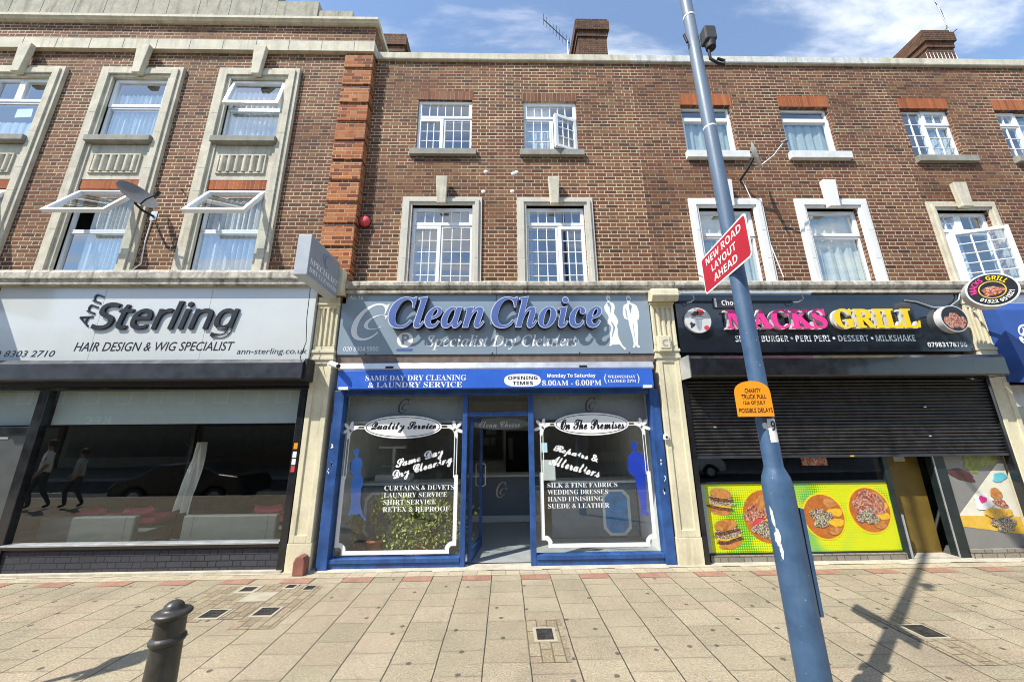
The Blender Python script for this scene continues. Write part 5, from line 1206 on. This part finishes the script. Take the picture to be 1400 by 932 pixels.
arc('MACKS', m_pink, rr*.58, rr*.84, 190, 112); arc('GRILL', m_yel, rr*.58, rr*.84, 98, 30); arc('01322 951821', m_white, rr*.60, rr*.80, 222, 345)
MB().tube([tuple(cen-ax*.1+Vector((.2, .05, -.05))), (7.78, -.3, 3.75), (7.85, -.14, 3.75)], .018).build('bracket', m_alu, b)
MB().tube([(6.75, -.135, 3.93), (6.95, -.14, 3.90), (7.2, -.15, 3.80), (7.45, -.16, 3.80), (7.66, -.16, 3.93), (7.72, -.16, 4.05)], .011, 7).build('cable', m_alu, b)

# shop at the right edge: blue awning and pale front
b = thing('awning', 'royal blue sloping awning with white script at the right edge of the photo', 'awning', (10, -.1, 2.5))
t = MB(); A = [(-.14, 3.82), (-.20, 3.83), (-1.0, 2.78), (-1.02, 2.50), (-.98, 2.50), (-.14, 3.75)]
along_x([(-.14, 3.84), (-.22, 3.84), (-.30, 3.70), (-.42, 2.53), (-.38, 2.50), (-.14, 2.54)][::-1], 8.02, 14, t); t.build('cover', m_awnblue, b)
pu = Vector((0, .12, 1.17)).normalized(); pl2 = ((1, 0, 0), tuple(pu)); oo = (0, -.424, 2.53)
lettering(b, 'lettering', 'B', (8.17, 8.47, .58, .92), 0, m_white, 'sc', plane=pl2, origin=oo, offset=.02); lettering(b, 'lettering', 'O', (8.20, 8.33, .38, .50), 0, m_white, None, plane=pl2, origin=oo, offset=.01)
BOX('white_board', m_white, EB, 8.06, 14, -.10, -.005, 3.845, 4.05)
S = thing('shopfront', 'pale grey shopfront at the right edge of the photo under the blue awning', 'shopfront', (10, 0, 0), 'shopfronts along the pavement')
t = MB(); t.box(7.80, 8.12, -.10, .05, .0, 2.5); t.box(8.12, 13.5, -.08, .05, 2.15, 2.5); t.box(8.12, 13.5, -.08, .05, 0, .45); t.box(10.2, 10.3, -.08, .05, .45, 2.15); t.box(13.4, 13.5, -.08, .05, .45, 2.15)
t.build('frame', mat('pale_grey_panel', (.55, .55, .54), .6, var=.1, streak=.2), S, bevel=.006)
t = MB(); t.face([(8.12, 0, .45), (13.4, 0, .45), (13.4, 0, 2.15), (8.12, 0, 2.15)]); t.build('window_pane', m_shopglass, S)
BOX('room_back', m_dark, S, 7.85, 13.5, 2.5, 2.6, 0, 2.8)

# ------------------------------------------------------------ lamp post and the signs on it
PX, PY = 1.79, -3.3
b = thing('lamp_post', 'tall blue painted steel lamp post with chipped paint standing on the pavement', 'lamp post', (PX, PY, 0))
lean = Vector((-.0125, 0, 1))
pt = lambda z: Vector((PX, PY, 0)) + lean*z
def ringz(z, r, n=32): return [pt(z)+Vector((r*math.cos(2*math.pi*i/n), r*math.sin(2*math.pi*i/n), 0)) for i in range(n)]
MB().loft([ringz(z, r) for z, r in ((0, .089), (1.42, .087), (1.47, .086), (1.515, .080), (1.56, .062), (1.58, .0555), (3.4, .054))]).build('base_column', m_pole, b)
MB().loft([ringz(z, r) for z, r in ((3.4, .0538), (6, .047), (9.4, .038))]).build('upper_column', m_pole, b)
MB().tube([pt(9.4), pt(9.6)+Vector((0, -.3, 0)), pt(9.7)+Vector((0, -1.0, 0))], .03).build('arm', m_pole, b)
MB().prism([(-.09, 0), (.09, 0), (.11, .55), (-.11, .55)], tuple(pt(9.68)+Vector((0, -.95, 0))), (1, 0, 0), (0, -1, 0), -.06, .04).build('lantern', m_grey, b)
t = MB(); p = pt(1.05); t.box(PX+.066, PX+.088, PY-.05, PY+.02, .74, 1.33); t.build('access_strip', m_pole, b)
def onpole(z, ang, w, h, m, nm, r=.0560, lo=None):
    n = 6; A = []; B = []
    for i in range(n+1):
        a = R(ang)+(i/n-.5)*w/r; A.append(pt(z)+Vector((r*math.cos(a), r*math.sin(a), 0))); B.append(pt(z+h)+Vector((r*math.cos(a), r*math.sin(a), 0)))
    t = MB()
    for i in range(n): t.face([A[i], A[i+1], B[i+1], B[i]])
    return t.build(nm, m, b)
st = onpole(1.735, -83, .062, .15, m_white, 'number_sticker', .0562)
lettering(b, 'lettering', '9', (-.016, .016, 1.81, 1.872), 0, m_ink, 'b', plane=((math.cos(R(7)), math.sin(R(7)), 0), (0, 0, 1)), origin=tuple(Vector((PX-.021, PY, 0))+Vector((math.sin(R(7)), -math.cos(R(7)), 0))*.0575))
def torn(z, ang, w, h, r, sd):
    rr_ = random.Random(sd); t = MB(); n = 18; P = []
    for i in range(n):
        a = 6.283*i/n; k = rr_.uniform(.65, 1.1); th = R(ang)+w*k*math.cos(a)/r; P.append(pt(z+h*k*math.sin(a))+Vector((r*math.cos(th), r*math.sin(th), 0)))
    c = pt(z)+Vector((r*1.004*math.cos(R(ang)), r*1.004*math.sin(R(ang)), 0))
    for i in range(n): t.face([c, P[i], P[(i+1) % n]])
    t.build('torn_sticker', m_lside, b)
torn(1.84, -125, .022, .028, .0565, 12); torn(1.28, -165, .013, .07, .0885, 4); torn(1.16, -158, .02, .06, .0888, 5); torn(1.09, -152, .012, .05, .0890, 9)
for z in (5.52, 4.28): MB().lathe([(.051, -.010), (.053, 0), (.051, .010)], pt(z), 28).build('cable_tie', m_white, b)
c = thing('camera_box', 'small dark box camera clamped high on the blue lamp post', 'camera', (PX+.05, PY, 5.1))
MB().box(1.762, 1.865, -3.42, -3.33, 5.12, 5.27).build('housing', mat('dark_grey_plastic', (.05, .05, .048), .6, var=.2), c, bevel=.012); MB().cyl((1.82, -3.375, 5.12), (1.82, -3.375, 5.06), .045, .04, 16).build('lens_ring', m_blackm, c)
MB().tube([(1.80, -3.37, 5.05), (1.80, -3.37, 4.95), (1.86, -3.37, 4.90), (1.91, -3.37, 4.88), (1.92, -3.37, 4.93), (1.86, -3.37, 4.95)], .012, 7).build('cable', m_blackm, c); MB().tube([pt(5.2)+Vector((-.07, -.02, 0)), pt(5.25)+Vector((-.09, -.02, .04))], .012, 6).build('clip', m_blackm, c)
# red road sign, faces along the street
c = thing('road_sign', 'red rectangular road sign strapped to the blue lamp post reading NEW ROAD LAYOUT AHEAD', 'road sign', (1.66, -3.25, 3.1))
far, near = Vector((1.735, -2.89, 0)), Vector((1.660, -3.615, 0)); rv = (near-far).normalized(); pl = (tuple(rv), (0, 0, 1)); nrm = rv.cross(Vector((0, 0, 1))); LW = (near-far).length
def rrect(x0, x1, z0, z1, r, n=5):
    P = []
    for cx_, cz_, a0 in ((x1-r, z1-r, 0), (x0+r, z1-r, 90), (x0+r, z0+r, 180), (x1-r, z0+r, 270)):
        P += [(cx_+r*math.cos(R(a0+90*i/n)), cz_+r*math.sin(R(a0+90*i/n))) for i in range(n+1)]
    return P
o_ = tuple(far)
MB().prism(rrect(0, LW, 2.945, 3.275, .035), o_, pl[0], pl[1], -.004, 0).build('plate', m_white, c)
MB().prism(rrect(.014, LW-.014, 2.959, 3.261, .026), o_, pl[0], pl[1], .0, .0012).build('red_face', m_signred, c)
for tx, a, e, z in (('NEW ROAD', .09, .655, 3.175), ('LAYOUT', .17, .56, 3.083), ('AHEAD', .185, .555, 2.99)): lettering(c, 'lettering', tx, (a, e, z, z+.062), 0, m_white, 'b', plane=pl, origin=tuple(far+nrm*.0025))
for z in (3.03, 3.19): MB().lathe([(.0555, -.012), (.058, 0), (.0555, .012)], pt(z), 24).build('strap', m_alu, c)
# orange notice
c = thing('event_notice', 'orange arched board tied to the blue lamp post announcing a charity truck pull', 'notice', (1.655, -3.42, 2.0))
pL_, pR_ = Vector((1.548, -3.36, 0)), Vector((1.765, -3.40, 0)); rv = (pR_-pL_).normalized(); pl = (tuple(rv), (0, 0, 1)); nrm = rv.cross(Vector((0, 0, 1))); w_ = (pR_-pL_).length
P = [(0, 1.90), (w_, 1.90), (w_, 2.05)] + [(w_/2+w_/2*math.cos(R(a)), 2.05+.085*math.sin(R(a))**.8) for a in range(15, 180, 15)] + [(0, 2.05)]
MB().prism(P, tuple(pL_), pl[0], pl[1], -.003, 0).build('board', m_orange, c)
for tx, a, e, z in (('CHARITY', .065, .165, 2.055), ('TRUCK PULL', .04, .19, 2.015), ('12th OF JULY', .045, .18, 1.972), ('POSSIBLE DELAYS', .012, .215, 1.925)): lettering(c, 'lettering', tx, (a, e, z, z+.030), 0, m_ink, None, plane=pl, origin=tuple(pL_+nrm*.0015), offset=.012)

# ------------------------------------------------------------ bollard
BX, BY = -2.03, -3.2
b = thing('bollard', 'dark cast iron bollard with domed top and two collar rings on the pavement', 'bollard', (BX, BY, 0))
MB().lathe([(.11, 0), (.11, .08), (.096, .11), (.086, .16), (.0765, .60), (.075, .755)], (BX, BY, 0), 40).build('shaft', m_iron, b)
MB().lathe([(.077, .612), (.087, .620), (.091, .630), (.088, .642), (.080, .650), (.076, .656)], (BX, BY, 0), 40).build('collar', m_iron, b)
MB().lathe([(.075, .742), (.086, .750), (.098, .762), (.098, .770), (.090, .778), (.081, .782), (.070, .785), (.056, .790), (.053, .797), (.047, .812), (.034, .825), (.017, .833), (.001, .836)], (BX, BY, 0), 40).build('cap', m_iron, b)

# ------------------------------------------------------------ dishes and aerials
def dish_mesh(c, nrm, r, depth=.05, asp=1.1):
    nrm = Vector(nrm).normalized(); a = nrm.cross(Vector((0, 0, 1))).normalized(); u = a.cross(nrm)
    t = MB(); c = Vector(c); rings = []
    for i in range(7):
        q = i/6; rings.append([c - nrm*depth*(1-q*q) + (a*math.cos(6.283*j/32)*r*q + u*math.sin(6.283*j/32)*r*q*asp) if i else c-nrm*depth+a*.001*math.cos(6.283*j/32)+u*.001*math.sin(6.283*j/32) for j in range(32)])
    t.loft(rings, cap0=True, cap1=False)
    t.loft([[p - nrm*.004 for p in rg] for rg in rings], cap0=True, cap1=False)
    return t, a, u
b = thing('satellite_dish', 'grey satellite dish on the brick between the two stone window columns', 'satellite dish', (-6.05, -.12, 5.65), 'satellite dishes')
dn = Vector((.76, -.30, .58)).normalized(); dc = Vector((-6.00, -.50, 5.66))
t, a_, u_ = dish_mesh(dc, dn, .265, .045, 1.06); t.build('reflector', m_dish, b)
tip = dc+dn*.30-u_*.20+Vector((.12, 0, -.1)); MB().tube([dc-u_*.27, dc-u_*.30+dn*.14, tip], .012, 6).build('feed_arm', m_blackm, b); MB().cyl(tip-dn*.03, tip+dn*.05+u_*.02, .028).build('receiver', m_blackm, b)
MB().tube([dc-dn*.06, dc-dn*.12+Vector((0, .05, -.05)), (-6.08, -.30, 5.50), (-6.06, -.13, 5.50)], .02).build('mount', m_blackm, b); BOX('wall_plate', m_alu, b, -6.12, -6.0, -.128, -.12, 5.42, 5.6)
MB().tube([(-6.06, -.135, 5.42), (-6.08, -.13, 5.0), (-6.05, -.13, 4.6), (-6.2, -.14, 4.45)], .009, 6).build('cable', m_white, b)
b = thing('satellite_dish', 'pale satellite dish seen edge on beside the lamp post, on the right brick wall', 'satellite dish', (4.55, 0, 6.5), 'satellite dishes')
dn = Vector((.80, -.66, .16)).normalized(); dc = Vector((4.50, -.42, 6.56))
t, a_, u_ = dish_mesh(dc, dn, .24, .05, 1.15); t.build('reflector', m_dishl, b)
tip = dc+dn*.46+Vector((.02, .1, .05)); MB().tube([dc-u_*.22, dc+dn*.2-u_*.16, tip], .012, 6).build('feed_arm', m_alu, b); MB().cyl(tip-dn*.04, tip+dn*.05, .03).build('receiver', m_dish, b)
MB().tube([dc-dn*.05, (4.40, -.30, 6.40), (4.42, -.02, 6.36)], .022).build('mount', m_blackm, b); MB().tube([(4.44, -.05, 6.36), (4.55, -.02, 6.0), (4.72, -.02, 5.2), (4.85, -.03, 4.4)], .009, 6).build('cable', m_white, b)
MB().tube([(4.08, -.02, 6.9), (4.10, -.03, 6.5), (4.16, -.02, 6.2)], .009, 6).build('cable', m_white, b)
b = thing('tv_aerial', 'thin yagi aerial leaning beside the middle chimney', 'aerial', (1.85, 2, 12.4), 'roof aerials')
MB().cyl((1.80, 2.0, 9.1), (1.80, 2.0, 12.5), .016).build('mast', m_alu, b); p0, p1 = Vector((1.15, 2, 13.28)), Vector((1.85, 2, 12.40)); MB().cyl(p0, p1, .012).build('boom', m_blackm, b)
for i in range(9):
    q = p0.lerp(p1, i/8.); MB().cyl(q+Vector((-.02, -.16, -.02)), q+Vector((.02, .16, .02)), .006, n=5).build('element', m_blackm, b)
b = thing('tv_aerial', 'tall thin aerial mast fixed to the right-hand chimney', 'aerial', (13.0, 2.1, 12.9), 'roof aerials')
MB().tube([(13.02, 2.0, 12.75), (12.97, 2.0, 13.2), (12.9, 2.0, 14.9)], .014, 6).build('mast', m_alu, b); MB().tube([(13.02, 1.98, 12.95), (13.14, 1.95, 13.05)], .012, 6).build('bracket', m_blackm, b); MB().tube([(12.9, 2, 14.2), (12.98, 2, 13.8), (12.96, 2, 13.2), (12.86, 2, 13.05)], .01, 6).build('cable', m_blackm, b)
MB().tube([(3.28, -.10, 4.42), (3.5, -.06, 4.36), (3.62, -.10, 4.55)], .008, 5).build('loose_wire', m_blackm, RB)
MB().cyl((-5.70, -.12, 6.05), (-5.62, -.2, 5.98), .012, n=6).build('wall_pin', m_blackm, LB)

# ------------------------------------------------------------ across the street (seen only in reflections)
m_far = mat('pale_render', (.30, .27, .22), .9, var=.1); m_farb = mat('far_brick', (.16, .09, .06), .9, var=.2)
def far_shop(x0, x1, h, m, label, sign, sm):
    b = thing('shop_building', label, 'building', ((x0+x1)/2, -24, 0), 'shops across the street')
    MB().box(x0, x1, -34, -24, -.4, h).build('wall', m, b)
    BOX('shop_window', m_black, b, x0+.4, x1-.4, -24.0, -23.97, .4, 2.6); BOX('fascia', sm, b, x0+.1, x1-.1, -24.0, -23.9, 2.75, 3.6)
    lettering(b, 'lettering', sign, (x0+1.2, x0+3.2, 2.9, 3.45), 0, m_white, 'b', plane=((-1, 0, 0), (0, 0, 1)), origin=((x0+x0+4.4), -23.89, 0)) if sign else None
    n = int((x1-x0)/2.2)
    for i in range(n):
        xx = x0+(x1-x0)*(i+.5)/n
        f = BOX('window', m_pvc, b, xx-.55, xx+.55, -24.0, -23.96, 4.4, 5.8); BOX('pane', m_black, f, xx-.48, xx+.48, -23.959, -23.95, 4.47, 5.73)
    r = MB(); r.prism([(x0-.2, h), (x1+.2, h), (x1-.6, h+1.6), (x0+.6, h+1.6)], (0, -24.2, 0), (1, 0, 0), (0, 0, 1), -9, 0); r.build('roof', m_sill, b)
far_shop(-44, -34, 6.6, m_farb, 'brick shop across the street, far left', '', m_char); far_shop(-33.8, -24, 6.3, m_far, 'pale rendered shop across the street with KFC lettering', 'KFC', m_char); far_shop(-23.8, -14, 6.8, m_farb, 'brick shop across the street, third from the left', '', m_band)
far_shop(-13.8, -4, 6.4, m_far, 'pale rendered shop across the street, left of the middle', '', m_navy); far_shop(-3.8, 6, 6.6, m_farb, 'brick shop across the street, facing the dry cleaners', '', m_char); far_shop(6.2, 16, 6.3, m_far, 'pale rendered shop across the street, right of the middle', '', m_signred); far_shop(16.2, 28, 6.8, m_farb, 'brick shop across the street, far right', '', m_char)
def car(x, y, m, label):
    b = thing('parked_car', label, 'car', (x, y, -.43), 'cars across the road')
    z = -.43
    prof = [(-2.15, .35), (-2.2, .62), (-2.0, .84), (-1.45, .92), (-.75, 1.34), (.55, 1.40), (1.35, 1.02), (1.95, .95), (2.15, .70), (2.15, .35), (1.75, .30), (1.7, .45), (1.45, .62), (1.15, .62), (.95, .45), (.9, .30), (-.85, .30), (-.9, .45), (-1.15, .62), (-1.45, .62), (-1.65, .45), (-1.7, .30)]
    body = MB().prism([(a, q+z) for a, q in prof], (x, y, 0), (1, 0, 0), (0, 0, 1), -.85, .85).build('body', m, b, bevel=.06)
    MB().prism([(a, q+z) for a, q in [(-1.25, .95), (-.72, 1.28), (.5, 1.33), (1.12, .98)]], (x, y, 0), (1, 0, 0), (0, 0, 1), -.857, .857).build('side_window', m_black, body)
    for wx in (-1.28, 1.32):
        for s in (-1, 1):
            w = MB().cyl((x+wx, y+s*.70, z+.31), (x+wx, y+s*.87, z+.31), .31, n=24).build('tyre', m_blackm, b); MB().cyl((x+wx, y+s*.86, z+.31), (x+wx, y+s*.878, z+.31), .19, n=16).build('rim', m_alu, w)
car(-10.9, -8.3, m_black, 'black hatchback parked at the near kerb, seen reflected in the salon window'); car(-2.0, -14.2, m_char, 'dark grey car parked at the far kerb'); car(9, -14.2, m_alu, 'silver car parked at the far kerb')
b = thing('sign_post', 'slim grey post with a small sign plate standing just left of the frame', 'sign post', (-4.72, -3.3, 0))
MB().cyl((-4.72, -3.3, 0), (-4.72, -3.3, 2.9), .03).build('post', m_grey, b); BOX('plate', m_grey, b, -4.74, -4.70, -3.45, -3.15, 2.25, 2.7)

# two passers-by on the pavement left of the frame, seen only reflected in the salon window
def skin_body(name, pts, edges, radii, mats, zmat, par):
    me = bpy.data.meshes.new(name); me.from_pydata(pts, edges, []); o = bpy.data.objects.new(name, me); C.objects.link(o)
    o.modifiers.new('skin', 'SKIN'); sv = me.skin_vertices[0].data
    for i, r in enumerate(radii): sv[i].radius = (r, r*.85)
    sv[0].use_root = True
    sb = o.modifiers.new('sub', 'SUBSURF'); sb.levels = 2; sb.render_levels = 2
    dg = bpy.context.evaluated_depsgraph_get(); m2 = bpy.data.meshes.new_from_object(o.evaluated_get(dg)); bpy.data.objects.remove(o)
    m2.materials.clear()
    for m in mats: m2.materials.append(m)
    for p in m2.polygons: p.material_index = zmat(p.center); p.use_smooth = True
    ob = bpy.data.objects.new(name, m2); C.objects.link(ob); ob.parent = par; ROOT[ob.name] = ROOT[par.name]; return ob
m_skin = mat('skin', (.42, .24, .17), .6, var=.05); m_hair = mat('dark_hair', (.03, .02, .015), .6, var=.2); m_trouser = mat('dark_trousers', (.03, .032, .04), .8, var=.15)
def person(x, y, yaw, k, top, label):
    b = thing('person', label, 'person', (x, y, 0)); b.rotation_euler.z = yaw
    P = [(0, 0, .95), (0, 0, 1.15), (0, 0, 1.38), (0, .0, 1.47), (0, .01, 1.55), (0, .03, 1.66), (0, .01, 1.72),
         (-.09, .0, .90), (-.10, .16, .50), (-.10, .10, .09), (-.10, .24, .04), (.09, 0, .90), (.10, -.02, .50), (.10, -.22, .10), (.10, -.10, .04),
         (-.19, 0, 1.40), (-.24, -.06, 1.12), (-.23, .08, .88), (-.22, .13, .80), (.19, 0, 1.40), (.24, .04, 1.12), (.23, .16, .90), (.22, .21, .82)]
    E = [(0, 1), (1, 2), (2, 3), (3, 4), (4, 5), (5, 6), (0, 7), (7, 8), (8, 9), (9, 10), (0, 11), (11, 12), (12, 13), (13, 14), (2, 15), (15, 16), (16, 17), (17, 18), (2, 19), (19, 20), (20, 21), (21, 22)]
    Rr = [.15, .14, .16, .07, .055, .095, .07, .10, .065, .045, .04, .10, .065, .045, .04, .065, .048, .036, .035, .065, .048, .036, .035]
    def zm(c):
        if c.z > 1.49*k or (abs(c.x) > .17*k and c.z < 1.14*k and c.z > .7*k): return 2
        return 0 if c.z < .93*k else 1
    skin_body('body', [(a*k, q*k, z*k) for a, q, z in P], E, [r*k for r in Rr], [m_trouser, top, m_skin], zm, b)
    h = MB(); ROOT[b.name] = (0, 0, 0); h.lathe([(.02, 1.60), (.09, 1.60), (.108, 1.66), (.10, 1.72), (.07, 1.765), (.002, 1.785)], (0, -.015, 0), 16); h.xform(lambda q: q*k); h.build('hair', m_hair, b)
for args in ((-12.4, -5.0, .5, 1.0, m_white, 'adult in a white top and dark trousers walking past, left of the frame'), (-11.7, -5.2, .4, .86, m_blind, 'shorter walker in a pale top and dark trousers, left of the frame')):
    person(*args)
